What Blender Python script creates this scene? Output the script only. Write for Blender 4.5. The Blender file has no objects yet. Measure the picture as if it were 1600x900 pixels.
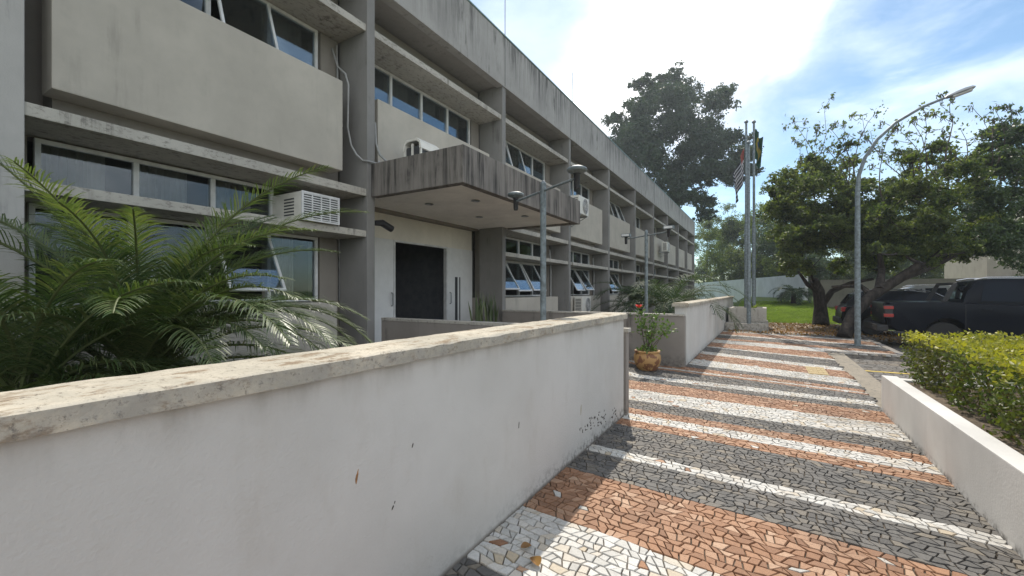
import bpy, bmesh, math, random
import numpy as np
from mathutils import Vector, Matrix, Euler
random.seed(7); rng = np.random.default_rng(7)
R = math.radians
C = bpy.context.scene.collection
SC = bpy.context.scene
# ------------------------------------------------------------------ camera
FPX = 670.0; YAW = math.atan(395/670); SN, CS = math.sin(YAW), math.cos(YAW); EYE = 1.5
cam = bpy.data.objects.new('camera', bpy.data.cameras.new('camera')); C.objects.link(cam)
cam.location = (0, 0, EYE); cam.rotation_euler = (R(90), 0, YAW)
cam.data.sensor_width = 36; cam.data.lens = 36*FPX/1600; cam.data.shift_y = 5/1600
cam.data.clip_start = .05; cam.data.clip_end = 3000
SC.camera = cam
# ------------------------------------------------------------------ sky and sun
SUN_AZ, SUN_EL = R(18), R(49)        # azimuth measured from +Y towards -X
w = bpy.data.worlds.new('World'); SC.world = w; w.use_nodes = True
nt = w.node_tree; N = nt.nodes; LK = nt.links; N.clear()
out = N.new('ShaderNodeOutputWorld'); bg = N.new('ShaderNodeBackground'); sky = N.new('ShaderNodeTexSky')
sky.sky_type = 'NISHITA'; sky.sun_disc = False; sky.sun_elevation = SUN_EL; sky.sun_rotation = -SUN_AZ
sky.air_density = 1.0; sky.dust_density = .3; sky.ozone_density = 1.3
tc = N.new('ShaderNodeTexCoord')
def clouds(scale, lo, hi, zs, off=(0, 0, 0)):
    mp = N.new('ShaderNodeMapping'); mp.inputs['Scale'].default_value = (1, 1, zs); mp.inputs['Location'].default_value = off
    LK.new(tc.outputs['Generated'], mp.inputs['Vector'])
    nz = N.new('ShaderNodeTexNoise'); nz.inputs['Scale'].default_value = scale; nz.inputs['Detail'].default_value = 8
    nz.inputs['Roughness'].default_value = .58; nz.inputs['Distortion'].default_value = .3
    LK.new(mp.outputs[0], nz.inputs['Vector'])
    mr = N.new('ShaderNodeMapRange'); mr.interpolation_type = 'SMOOTHSTEP'
    mr.inputs['From Min'].default_value = lo; mr.inputs['From Max'].default_value = hi
    LK.new(nz.outputs[0], mr.inputs[0]); return mr.outputs[0]
# a bright bank of thin cloud round the sun: broken by noise, fading away from the sun's direction
sd = Vector((-math.sin(SUN_AZ)*math.cos(SUN_EL), math.cos(SUN_AZ)*math.cos(SUN_EL), math.sin(SUN_EL)))
dp = N.new('ShaderNodeVectorMath'); dp.operation = 'DOT_PRODUCT'; dp.inputs[1].default_value = sd
LK.new(tc.outputs['Generated'], dp.inputs[0])
def mr_(src, a, b, c=0., d=1.):
    m = N.new('ShaderNodeMapRange'); m.interpolation_type = 'SMOOTHSTEP'
    for k, v in zip(('From Min', 'From Max', 'To Min', 'To Max'), (a, b, c, d)): m.inputs[k].default_value = v
    LK.new(src, m.inputs[0]); return m.outputs[0]
def mth(op, a, b):
    m = N.new('ShaderNodeMath'); m.operation = op
    for i, v in enumerate((a, b)):
        if isinstance(v, (int, float)): m.inputs[i].default_value = v
        else: LK.new(v, m.inputs[i])
    return m.outputs[0]
bank = N.new('ShaderNodeVectorMath'); bank.operation = 'DOT_PRODUCT'; bank.inputs[1].default_value = Vector((-.22, .80, .555)).normalized()
LK.new(tc.outputs['Generated'], bank.inputs[0])
CLOUD_NEAR = mr_(bank.outputs["Value"], .93, .99)
nzb = clouds(2.3, .30, .70, 1.6, (.4, .1, 0))
cl = mth('MINIMUM', mth('MULTIPLY', mth('ADD', mth('MULTIPLY', nzb, 1.25), mth('MULTIPLY', CLOUD_NEAR, .35)), mr_(bank.outputs["Value"], .90, .975)), 1.0)
wisps = mth('MULTIPLY', clouds(3.4, .42, .74, 2.4, (3, 1.3, 2)), .34)
rear_fill = N.new('ShaderNodeVectorMath'); rear_fill.operation = 'DOT_PRODUCT'; rear_fill.inputs[1].default_value = Vector((.62, -.66, .42)).normalized()  # towards unseen clouds behind the camera, added to brighten the facade
LK.new(tc.outputs['Generated'], rear_fill.inputs[0])
cl2 = mth('MAXIMUM', wisps, mth('MULTIPLY', clouds(1.9, .30, .62, 1.5, (1, 4, 2)), mr_(rear_fill.outputs['Value'], .15, .6)))
hole = N.new('ShaderNodeVectorMath'); hole.operation = 'DOT_PRODUCT'; hole.inputs[1].default_value = Vector((-.545, .835, .655)).normalized()
LK.new(tc.outputs['Generated'], hole.inputs[0])
cl = mth('MULTIPLY', cl, mth('SUBTRACT', 1.0, mth('MULTIPLY', mr_(hole.outputs['Value'], .965, .992), .75)))
cl = mth('MAXIMUM', cl, cl2)
mx = N.new('ShaderNodeMixRGB'); LK.new(cl, mx.inputs[0]); tint = N.new('ShaderNodeMixRGB'); tint.blend_type = 'MULTIPLY'; tint.inputs[0].default_value = 1; tint.inputs[2].default_value = (.86, 1.0, 1.02, 1)
LK.new(sky.outputs[0], tint.inputs[1]); LK.new(tint.outputs[0], mx.inputs[1])
body = clouds(3.0, .30, .66, 1.7, (5, 2, 8))
cc_ = N.new('ShaderNodeMixRGB'); LK.new(body, cc_.inputs[0]); cc_.inputs[1].default_value = (7.0, 7.5, 8.2, 1); cc_.inputs[2].default_value = (15.5, 15.8, 16.0, 1)
LK.new(cc_.outputs[0], mx.inputs[2])
LK.new(mx.outputs[0], bg.inputs[0]); bg.inputs[1].default_value = .085; LK.new(bg.outputs[0], out.inputs[0])
sl = bpy.data.lights.new('sun', 'SUN'); sl.energy = 3.0; sl.angle = R(.6); sl.color = (1, .93, .82)
so = bpy.data.objects.new('sun', sl); C.objects.link(so); so.rotation_euler = sd.to_track_quat('Z', 'Y').to_euler(); so.location = (0, 0, 30)
SC.view_settings.view_transform = 'Standard'; SC.view_settings.look = 'None'; SC.view_settings.gamma = 1
SC.view_settings.exposure = .76
SC.render.engine = 'CYCLES'
SC.cycles.max_bounces = 8; SC.cycles.transparent_max_bounces = 12

SC.cycles.volume_bounces = 1; HAZE = .0008

# ------------------------------------------------------------------ helpers
def P(px, py, z):
    """world point seen at photo pixel (px,py) at depth z (used only to choose where things stand)"""
    r = (px-800)/FPX*z
    return Vector((-z*SN+r*CS, z*CS+r*SN, EYE+(455-py)/FPX*z))
class MB:
    def __init__(s): s.v = []; s.f = []; s.m = []
    def add(s, vs, fs, m=0):
        o = len(s.v); s.v += [tuple(v) for v in vs]
        for f in fs: s.f.append([o+i for i in f]); s.m.append(m)
    def box(s, x0, x1, y0, y1, z0, z1, m=0):
        x0, x1 = sorted((x0, x1)); y0, y1 = sorted((y0, y1)); z0, z1 = sorted((z0, z1))
        s.add([(x0,y0,z0),(x1,y0,z0),(x1,y1,z0),(x0,y1,z0),(x0,y0,z1),(x1,y0,z1),(x1,y1,z1),(x0,y1,z1)],
              [(3,2,1,0),(4,5,6,7),(0,1,5,4),(1,2,6,5),(2,3,7,6),(3,0,4,7)], m)
    def tube(s, pts, rad, seg=8, m=0, cap=True):
        pts = [Vector(p) for p in pts]; n = len(pts)
        if not hasattr(rad, '__len__'): rad = [rad]*n
        ref = Vector((.13, .31, .94)) if abs((pts[-1]-pts[0]).normalized().z) < .8 else Vector((1, .1, 0))
        vs = []
        for i, p in enumerate(pts):
            t = (pts[min(i+1, n-1)]-pts[max(i-1, 0)]).normalized()
            a = t.cross(ref)
            if a.length < 1e-4: a = t.cross(Vector((0, 1, 0)))
            a.normalize(); b = t.cross(a)
            for k in range(seg):
                an = 2*math.pi*k/seg
                vs.append(p+(a*math.cos(an)+b*math.sin(an))*rad[i])
        fs = []
        for i in range(n-1):
            for k in range(seg):
                k2 = (k+1) % seg
                fs.append((i*seg+k, i*seg+k2, (i+1)*seg+k2, (i+1)*seg+k))
        if cap: fs += [tuple(range(seg-1, -1, -1)), tuple((n-1)*seg+k for k in range(seg))]
        s.add(vs, fs, m)
    def lathe(s, prof, c=(0, 0, 0), seg=20, m=0):
        vs = []; n = len(prof)
        for r, z in prof:
            for k in range(seg):
                a = 2*math.pi*k/seg; vs.append((c[0]+r*math.cos(a), c[1]+r*math.sin(a), c[2]+z))
        fs = [(i*seg+k, i*seg+(k+1) % seg, (i+1)*seg+(k+1) % seg, (i+1)*seg+k) for i in range(n-1) for k in range(seg)]
        fs += [tuple(range(seg-1, -1, -1)), tuple((n-1)*seg+k for k in range(seg))]
        s.add(vs, fs, m)
    def prism(s, prof, y0, y1, m=0, in0=None):
        """profile of (x,z) extruded along y"""
        n = len(prof)
        vs = [(x, y0, z) for x, z in prof]+[(x, y1, z) for x, z in (in0 or prof)]
        s.add(vs, [tuple(range(n)), tuple(range(2*n-1, n-1, -1))]+[(i, n+i, n+(i+1) % n, (i+1) % n) for i in range(n)], m)
    def xf(s, M, start=0):
        for i in range(start, len(s.v)): s.v[i] = tuple(M @ Vector(s.v[i]))
    def build(s, name, mats, parent=None, smooth=False, bevel=0, local=False):
        me = bpy.data.meshes.new(name)
        vs = s.v
        if parent is not None and not local:
            o = wloc(parent); vs = [(x-o[0], y-o[1], z-o[2]) for x, y, z in s.v]
        me.from_pydata(vs, [], s.f)
        if not isinstance(mats, (list, tuple)): mats = [mats]
        for mt in mats: me.materials.append(mt)
        if len(mats) > 1: me.polygons.foreach_set('material_index', s.m)
        bm = bmesh.new(); bm.from_mesh(me); bmesh.ops.recalc_face_normals(bm, faces=bm.faces)
        if bevel: bmesh.ops.bevel(bm, geom=[e for e in bm.edges if e.calc_face_angle(0) > .6], offset=bevel, segments=2, affect='EDGES', profile=.7)
        bm.to_mesh(me); bm.free()
        if smooth:
            me.polygons.foreach_set('use_smooth', [True]*len(me.polygons))
            me.set_sharp_from_angle(angle=R(38))
        o = bpy.data.objects.new(name, me); C.objects.link(o)
        if parent is not None: o.parent = parent
        return o
def wloc(o):
    v = Vector((0, 0, 0))
    while o is not None: v = v+o.location; o = o.parent
    return v
def tag(o, label=None, cat=None, group=None, kind=None):
    for k, v in (('label', label), ('category', cat), ('group', group), ('kind', kind)):
        if v: o[k] = v
    return o
def thing(name, label, cat, loc=(0, 0, 0), group=None, rz=0):
    o = bpy.data.objects.new(name, None); C.objects.link(o); o.location = loc; o.rotation_euler = (0, 0, rz)
    o.empty_display_size = .2
    return tag(o, label, cat, group)
def copy_tree(o, parent=None):
    c = o.copy(); C.objects.link(c); c.parent = parent
    for ch in [x for x in bpy.data.objects if x.parent == o]: copy_tree(ch, c)
    return c
# ------------------------------------------------------------------ materials
class Mt:
    def __init__(s, name, rough=.8, metal=0, spec=.4):
        s.m = bpy.data.materials.new(name); s.m.use_nodes = True; s.t = s.m.node_tree
        s.b = s.t.nodes['Principled BSDF']; s.b.inputs['Roughness'].default_value = rough
        s.b.inputs['Metallic'].default_value = metal; s.b.inputs['Specular IOR Level'].default_value = spec
        s.co = s.t.nodes.new('ShaderNodeNewGeometry').outputs['Position']
    def nd(s, t, **k):
        n = s.t.nodes.new(t)
        for a, v in k.items(): setattr(n, a, v)
        return n
    def l(s, a, b): s.t.links.new(a, b)
    def noise(s, sc, scale=(1, 1, 1), det=6, rough=.6, dist=0, off=(0, 0, 0)):
        mp = s.nd('ShaderNodeMapping'); mp.inputs['Scale'].default_value = scale; mp.inputs['Location'].default_value = off
        s.l(s.co, mp.inputs[0]); n = s.nd('ShaderNodeTexNoise'); n.inputs['Scale'].default_value = sc
        n.inputs['Detail'].default_value = det; n.inputs['Roughness'].default_value = rough; n.inputs['Distortion'].default_value = dist
        s.l(mp.outputs[0], n.inputs['Vector']); return n.outputs[0]
    def rng(s, src, a, b, c=0., d=1.):
        m = s.nd('ShaderNodeMapRange'); m.interpolation_type = 'SMOOTHSTEP'
        for k, v in zip(('From Min', 'From Max', 'To Min', 'To Max'), (a, b, c, d)): m.inputs[k].default_value = v
        s.l(src, m.inputs[0]); return m.outputs[0]
    def mul(s, a, b, op='MULTIPLY'):
        m = s.nd('ShaderNodeMath', operation=op)
        for i, v in enumerate((a, b)):
            if isinstance(v, (int, float)): m.inputs[i].default_value = v
            else: s.l(v, m.inputs[i])
        return m.outputs[0]
    def mix(s, f, a, b, mode='MIX'):
        m = s.nd('ShaderNodeMixRGB', blend_type=mode)
        for i, v in enumerate((f, a, b)):
            if isinstance(v, (int, float)): m.inputs[i].default_value = v
            elif isinstance(v, tuple): m.inputs[i].default_value = (*v, 1)
            else: s.l(v, m.inputs[i])
        return m.outputs[0]
    def xyz(s, i):
        n = s.nd('ShaderNodeSeparateXYZ'); s.l(s.co, n.inputs[0]); return n.outputs[i]
    def col(s, c):
        if isinstance(c, tuple): s.b.inputs['Base Color'].default_value = (*c, 1)
        else: s.l(c, s.b.inputs['Base Color'])
        return s
    def bump(s, h, st=.3, d=.01):
        n = s.nd('ShaderNodeBump'); n.inputs['Strength'].default_value = st; n.inputs['Distance'].default_value = d
        s.l(h, n.inputs['Height']); s.l(n.outputs[0], s.b.inputs['Normal']); return s
def simple(name, c, rough=.6, metal=0, var=.12, sc=6, spec=.4, bump=0):
    m = Mt(name, rough, metal, spec); n = m.noise(sc)
    m.col(m.mix(m.rng(n, .3, .7), tuple(x*(1-var) for x in c), tuple(min(1, x*(1+var)) for x in c)))
    if bump: m.bump(m.noise(sc*8), bump, .004)
    return m.m
def plaster(name, c, stain=(.10, .095, .085), amt=.35, top=None, streak=1, bumps=.25, grime=None, fine=60, rot=0):
    """painted render or concrete: mottling, rain streaks of dirt; grime=(z0,z1) mould band near the ground"""
    m = Mt(name, .88, 0, .25)
    a = m.mix(m.rng(m.noise(1.3, det=4), .3, .7), tuple(x*.90 for x in c), tuple(min(1, x*1.06) for x in c))
    a = m.mix(m.mul(m.rng(m.noise(9, det=8, rough=.7), .45, .75), .18), a, tuple(x*.75 for x in c))
    st = m.rng(m.noise(3.2, (1.6, 1.6, .13), det=8, rough=.7, off=(3, 7, 1)), .50, .68)
    bl = m.rng(m.noise(1.7, (1, 1, .8), det=6, rough=.65, off=(9, 2, 5)), .42, .66)
    k = m.mul(m.mul(st, bl), amt*streak)
    if top:   # dirt that washes down from an edge
        k = m.mul(k, m.mul(m.rng(m.xyz(2), top[0], top[1], 0, 1), m.rng(m.noise(4.5, (1.5, 1.5, .05), det=5), .38, .62)), 'ADD') if False else m.mul(k, m.mul(m.mul(m.rng(m.xyz(2), top[0], top[1], 0, 1), m.mul(m.rng(m.noise(5.5, (1.5, 1.5, .09), det=8, rough=.75, dist=.5), .40, .66), m.rng(m.noise(.8, (1, 1, .6), det=5, rough=.6), .36, .56, .25, 1))), top[2]), 'MAXIMUM')
    a = m.mix(k, a, stain)
    if rot: a = m.mix(m.mul(m.rng(m.noise(21, (1, .5, 1), det=8, rough=.75), .50, .64), .55), a, stain)
    if grime:
        g = m.mul(m.rng(m.xyz(2), grime[0], grime[1], 1, 0), m.rng(m.noise(14, (1, 1, 1), det=8, rough=.75), .42, .62))
        a = m.mix(m.mul(g, grime[2]), a, (.055, .05, .042))
    m.col(a); m.bump(m.noise(fine, det=4), bumps, .004); return m.m
M = {}
M['concrete'] = plaster('raw_concrete', (.30, .288, .268), amt=.75, bumps=.4)
M['fin'] = plaster('fin_concrete', (.23, .222, .21), amt=.8, bumps=.4)
M['finlight'] = plaster('bleached_fin_concrete', (.42, .405, .38), stain=(.12, .12, .115), amt=.95, bumps=.5)
M['fascia'] = plaster('fascia_concrete', (.37, .355, .335), stain=(.055, .052, .05), amt=1.0, top=(6.4, 7.8, .9), bumps=.5)
M['ledge'] = plaster('ledge_concrete', (.44, .415, .365), stain=(.09, .08, .07), amt=1.0, bumps=.7, rot=1)
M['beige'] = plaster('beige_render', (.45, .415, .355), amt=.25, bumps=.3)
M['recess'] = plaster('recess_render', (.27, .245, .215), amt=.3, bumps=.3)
M['cream'] = plaster('cream_paint', (.74, .70, .62), amt=.10, bumps=.15)
M['soffit'] = plaster('soffit_paint', (.82, .79, .73), amt=.15, bumps=.15)
M['canopy'] = plaster('canopy_concrete', (.22, .20, .18), stain=(.018, .017, .017), amt=1.0, top=(2.6, 3.3, 1.0), bumps=.5)
def rendered_wall():
    m = Mt('garden_wall_paint', .85, 0, .3)
    a = m.mix(m.rng(m.noise(.8, det=5), .3, .7), (.48, .468, .44), (.56, .548, .52))
    a = m.mix(m.mul(m.rng(m.noise(3.5, (1, 1.2, .5), det=8, rough=.7), .5, .72), .28), a, (.40, .37, .32))
    a = m.mix(m.mul(m.rng(m.noise(26, (1, .25, 1.6), det=6, rough=.8, dist=.8), .62, .72), .30), a, (.66, .64, .60))
    v = m.nd('ShaderNodeTexVoronoi', feature='DISTANCE_TO_EDGE'); v.inputs['Scale'].default_value = 1.1
    w2 = m.nd('ShaderNodeVectorMath', operation='ADD'); n2 = m.nd('ShaderNodeTexNoise'); n2.inputs['Scale'].default_value = 3.5; n2.inputs['Detail'].default_value = 8; m.l(m.co, n2.inputs['Vector'])
    m.l(m.co, w2.inputs[0]); m.l(n2.outputs['Color'], w2.inputs[1]); m.l(w2.outputs[0], v.inputs['Vector'])
    ck = m.mul(m.rng(v.outputs[0], .0, .004, 1, 0), m.rng(m.noise(1.2, det=3, off=(4, 4, 4)), .56, .66)); a = m.mix(m.mul(ck, .3), a, (.3, .27, .23))
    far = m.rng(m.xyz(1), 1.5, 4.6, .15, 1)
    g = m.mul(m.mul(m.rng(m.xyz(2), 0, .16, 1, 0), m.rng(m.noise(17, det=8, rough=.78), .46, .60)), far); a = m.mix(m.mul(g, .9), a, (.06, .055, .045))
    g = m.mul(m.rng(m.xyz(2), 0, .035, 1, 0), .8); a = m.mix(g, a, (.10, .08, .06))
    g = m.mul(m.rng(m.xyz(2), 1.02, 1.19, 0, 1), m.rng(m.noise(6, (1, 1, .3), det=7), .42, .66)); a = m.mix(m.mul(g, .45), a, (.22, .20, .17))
    m.col(a); h = m.mul(m.noise(70, det=4), m.noise(5, (1, .4, 1.4), det=7, dist=1.2), 'ADD'); m.bump(h, .35, .006); return m.m
M['wallpaint'] = rendered_wall()
M['wallgrey'] = plaster('ramp_wall_concrete', (.27, .245, .22), stain=(.05, .045, .04), amt=.7, bumps=.4, grime=(0, .3, .6))
M['planterwall'] = plaster('planter_wall_paint', (.62, .605, .58), amt=.12, bumps=.35, grime=(0, .07, .8))
M['oldplanter'] = plaster('old_planter_plaster', (.42, .39, .34), stain=(.03, .028, .025), amt=1.0, bumps=.5, grime=(0, .9, .6))
M['backwall'] = plaster('boundary_wall_paint', (.62, .62, .62), amt=.25, bumps=.2)
M['white_frame'] = simple('white_aluminium', (.62, .62, .61), .45)
M['door_paint'] = simple('door_paint', (.68, .68, .67), .45, var=.04)
M['dark_room'] = simple('dark_interior', (.10, .10, .105), .8)
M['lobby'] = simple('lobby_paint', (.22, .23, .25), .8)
M['room_wall'] = simple('interior_wall', (.12, .115, .11), .8)  # even dark colour of the room walls and floors
M['black'] = simple('black_plastic', (.02, .02, .022), .45)
M['pipe'] = simple('grey_pipe', (.30, .30, .29), .5)
M['curtain'] = simple('curtain_cloth', (.55, .49, .43), .9)
M['pale_panel'] = simple('pale_blue_panel', (.5, .56, .6), .7)  # pale blue tone for the lower part of some panes
M['post'] = simple('weathered_grey_paint', (.16, .19, .20), .5, var=.35, sc=14)
M['metal'] = simple('galvanised_steel', (.35, .36, .37), .4, .7)
M['ac'] = simple('air_conditioner_casing', (.66, .64, .58), .5, var=.06)
M['acdark'] = simple('air_conditioner_grille', (.045, .047, .05), .5)
M['roofmetal'] = simple('flashing', (.18, .26, .24), .5, .3)
def glassmat():
    m = Mt('window_glass', .04); t = m.t; t.nodes.remove(m.b)
    g = m.nd('ShaderNodeBsdfGlossy'); g.inputs[0].default_value = (.9, .95, 1, 1); g.inputs[1].default_value = .03
    tr = m.nd('ShaderNodeBsdfTransparent'); tr.inputs[0].default_value = (.72, .76, .77, 1)
    fr = m.nd('ShaderNodeFresnel'); fr.inputs[0].default_value = 1.55
    f2 = m.mul(m.mul(fr.outputs[0], .8), .015, 'ADD')
    mx = m.nd('ShaderNodeMixShader'); m.l(f2, mx.inputs[0]); m.l(tr.outputs[0], mx.inputs[1]); m.l(g.outputs[0], mx.inputs[2])
    m.l(mx.outputs[0], t.nodes['Material Output'].inputs[0]); return m.m
M['glass'] = glassmat()
def leafmat(name, cols, trans=.52, rough=.5, spec=.35):
    """leaf colour differs leaf by leaf; light passes through"""
    m = Mt(name, rough, 0, spec); geo = m.nd('ShaderNodeNewGeometry')
    rp = m.nd('ShaderNodeValToRGB'); m.l(geo.outputs['Random Per Island'], rp.inputs[0])
    e = rp.color_ramp.elements
    while len(e) < len(cols): e.new(.5)
    for i, c in enumerate(cols): e[i].position = i/(len(cols)-1); e[i].color = (*c, 1)
    c = m.mix(m.rng(m.noise(1.1, det=3), .35, .65, 0, .35), rp.outputs[0], tuple(x*1.5 for x in cols[-1]))
    m.col(c)
    tr = m.nd('ShaderNodeBsdfTranslucent'); c2 = m.mix(1, c, (1.25, 1.35, .55), 'MULTIPLY'); m.l(c2, tr.inputs[0])
    mx = m.nd('ShaderNodeMixShader'); mx.inputs[0].default_value = trans
    m.l(m.b.outputs[0], mx.inputs[1]); m.l(tr.outputs[0], mx.inputs[2]); m.l(mx.outputs[0], m.t.nodes['Material Output'].inputs[0])
    return m.m
M['leaf'] = leafmat('broad_leaf', [(.03, .05, .022), (.045, .072, .028), (.065, .095, .036), (.15, .17, .055)])
M['leaf_far'] = leafmat('far_leaf', [(.03, .05, .025), (.05, .08, .035), (.07, .10, .045)], .3)
M['leaf_big'] = leafmat('dark_tree_leaf', [(.018, .034, .022), (.03, .05, .03), (.045, .07, .04)], .3)
M['leaf_bright'] = leafmat('pale_leaf', [(.07, .11, .03), (.11, .15, .04), (.16, .19, .055)], .45)
M['palm'] = leafmat('palm_leaflet', [(.035, .07, .028), (.055, .10, .035), (.09, .14, .05), (.15, .17, .08)], .3, .42, .5)
M['palm_dark'] = leafmat('dark_palm_leaflet', [(.02, .04, .02), (.035, .06, .03), (.05, .08, .04)], .3, .65, .15)
M['hedge'] = leafmat('hedge_leaf', [(.05, .08, .02), (.09, .13, .025), (.13, .17, .03), (.08, .05, .03)], .35)
M['hedge_top'] = leafmat('hedge_new_growth', [(.15, .17, .03), (.26, .26, .035), (.38, .34, .045)], .35)
M['stemgreen'] = simple('green_stem', (.09, .11, .04), .6)
M['bark'] = Mt('bark', .9).m
def barkm():
    m = Mt('bark_dark', .92, 0, .2)
    m.col(m.mix(m.rng(m.noise(9, (1, 1, .25), det=8), .35, .65), (.022, .018, .016), (.06, .05, .042)))
    m.bump(m.noise(22, (1, 1, .3), det=6), .8, .02); return m.m
M['bark'] = barkm()
M['twig'] = simple('twig', (.09, .07, .055), .9)

# ------------------------------------------------------------------ ground, kerbs, road
def sheet(name, pts, z, mat, kind='structure'):
    mb = MB(); mb.add([(x, y, z) for x, y in pts], [tuple(range(len(pts)))])
    return tag(mb.build(name, mat), kind=kind)
def soilm():
    m = Mt('soil', .95, 0, .2); a = m.mix(m.rng(m.noise(2.2, det=8), .35, .65), (.075, .058, .042), (.17, .135, .10))
    a = m.mix(m.rng(m.noise(30, det=4), .5, .7), a, (.22, .17, .11)); m.col(a); m.bump(m.noise(25, det=8), .8, .03); return m.m
def grassm():
    m = Mt('lawn', .9, 0, .2); a = m.mix(m.rng(m.noise(.5, det=6), .35, .65), (.07, .11, .025), (.12, .17, .035))
    a = m.mix(m.rng(m.noise(14, det=6), .5, .7), a, (.16, .17, .06)); m.col(a); m.bump(m.noise(40, det=6), 1, .05); return m.m
def cobblem():
    m = Mt('grey_setts', .85, 0, .3)
    v = m.nd('ShaderNodeTexVoronoi', feature='DISTANCE_TO_EDGE'); v.inputs['Scale'].default_value = 7.5; m.l(m.co, v.inputs['Vector'])
    v2 = m.nd('ShaderNodeTexVoronoi'); v2.inputs['Scale'].default_value = 7.5; m.l(m.co, v2.inputs['Vector'])
    sp = m.nd('ShaderNodeSeparateColor'); m.l(v2.outputs['Color'], sp.inputs[0])
    a = m.mix(sp.outputs[0], (.10, .095, .09), (.19, .18, .165))
    a = m.mix(m.rng(m.noise(.9, det=6), .4, .7), a, (.20, .16, .115))
    e = m.rng(v.outputs[0], .02, .09); a = m.mix(e, (.05, .042, .035), a); m.col(a); m.bump(e, .7, .02); return m.m
M['soil'] = soilm(); M['lawn'] = grassm(); M['setts'] = cobblem()
# one wide sheet of ground; it rises gently beyond the parking bays towards the boundary wall
def gz(x, y):
    h = .95*min(1, max(0, (y-25)/14))**1.2
    return -.14+(h+.16*min(1, max(0, (y-23.5)/1.5)) if x > -3 else 0)*min(1, max(0, (x+3)/1.5) if x < -1.5 else 1)
xs = list(np.arange(-30, 60, 1.5))+[80, 200, 1200]; xs = [-1200, -200, -60]+xs
ys = [-1200, -200, -40, -10]+list(np.arange(0, 90, 1.5))+[120, 300, 1500]
mb = MB(); mb.add([(x, y, gz(x, y)) for y in ys for x in xs], [(j*len(xs)+i, j*len(xs)+i+1, (j+1)*len(xs)+i+1, (j+1)*len(xs)+i) for j in range(len(ys)-1) for i in range(len(xs)-1)])
tag(mb.build('ground', M['lawn']), kind='structure')
sheet('garden_soil', [(-5.66, -12), (-1.6, -12), (-1.6, 5.0), (-5.66, 5.0)], -.02, M['soil'])
sheet('back_garden_soil', [(-5.66, 9.2), (-1.5, 9.2), (-1.5, 30), (-1.5, 43), (-5.66, 43)], -.02, M['soil'])
sheet('parking_paving', [(1.5, -12), (30, -12), (30, 23.2), (2.75, 23.2), (2.75, 13.6), (1.5, 13.6)], -.12, M['setts'])
sheet('tree_bed_soil', [(-3, 19.4), (2.72, 19.4), (2.72, 24.2), (-3, 24.2)], -.008, M['soil'])
kerbm = plaster('kerb_concrete', (.27, .235, .185), amt=.8, rot=1, bumps=.5)
mb = MB(); mb.box(1.28, 1.66, 7.05, 13.1, -.13, -.02); tag(mb.build('kerb', kerbm, bevel=.01), kind='structure')
mb = MB(); mb.box(1.28, 2.86, 13.12, 13.28, -.2, .015); mb.box(2.72, 2.86, 13.28, 24, -.2, .015); tag(mb.build('tree_bed_kerb', M['wallgrey'], bevel=.01), kind='structure')
ylm = simple('yellow_road_paint', (.50, .36, .06), .7, var=.3, sc=20)
for k, y in enumerate((8.75, 11.1)):
    sheet('yellow_parking_line' , [(1.75, y), (3.9, y+.02), (3.9, y+.13), (1.75, y+.11)], -.115, ylm)
sheet('yellow_parking_line', [(3.9, 18.6), (9, 18.6), (9, 18.72), (3.9, 18.72)], -.115, ylm)

# mosaic of real stones: Voronoi cells cut from rows that follow the stripes
M['mortar'] = simple('joint_dirt', (.10, .08, .06), .95, var=.4, sc=20)
def stone(name, c1, c2, c3):
    m = Mt(name, .72, 0, .35); geo = m.nd('ShaderNodeNewGeometry')
    rp = m.nd('ShaderNodeValToRGB'); m.l(geo.outputs['Random Per Island'], rp.inputs[0]); e = rp.color_ramp.elements
    e.new(.6); e.new(.93)
    for i, c in enumerate((c1, c2, tuple((a+b)/2 for a, b in zip(c2, c3)), c3)): e[i].color = (*c, 1)
    e[0].position = 0; e[1].position = .6; e[2].position = .9; e[3].position = 1
    a = m.mix(m.rng(m.noise(55, det=5, rough=.7), .35, .7, 0, .35), rp.outputs[0], tuple(x*.6 for x in c1))
    a = m.mix(m.rng(m.noise(.9, det=5), .45, .72, 0, .38), a, (.13, .10, .075)); m.col(a)
    m.bump(m.noise(70, det=5), .5, .006); return m.m
M['st_w'] = stone('white_limestone', (.45, .435, .40), (.62, .60, .56), (.48, .39, .27))
M['st_r'] = stone('red_stone', (.23, .115, .062), (.36, .19, .105), (.50, .33, .22))
M['st_k'] = stone('dark_basalt', (.085, .081, .076), (.14, .132, .122), (.21, .18, .14))
ST = [(-2, 1.2, 1), (1.2, 1.83, 2), (1.83, 2.5, 0), (2.5, 3.26, 1), (3.26, 3.73, 2), (3.73, 3.9, 0), (3.9, 4.66, 2), (4.66, 4.90, 1), (4.90, 5.16, 0),
      (5.16, 5.4, 1), (5.4, 5.80, 2), (5.80, 6.45, 0), (6.45, 7.05, 1), (7.05, 7.35, 2), (7.35, 7.65, 0), (7.65, 8.2, 2), (8.2, 8.32, 1), (8.32, 8.42, 0), (8.42, 8.72, 1),
      (8.72, 9.05, 2), (9.05, 9.77, 0), (9.77, 10.65, 1), (10.65, 11.1, 0), (11.1, 12.1, 2), (12.1, 12.3, 0), (12.3, 13.4, 1), (13.4, 14.3, 0), (14.3, 14.9, 1), (14.9, 15.9, 2), (15.9, 16.2, 0), (16.2, 17.3, 1), (17.3, 17.6, 0), (17.6, 18.6, 2), (18.6, 18.8, 0), (18.8, 20.5, 1)]
def slope(c): return float(np.interp(c, [7.7, 8.8, 11, 12.5, 14], [-.09, -.30, -.44, -.36, -.32]))
def ramp(x, y): return min(.4, max(0, (-1.9-x)/3.2*.4)) if (x < -1.9 and y < 9.2) else 0
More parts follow.
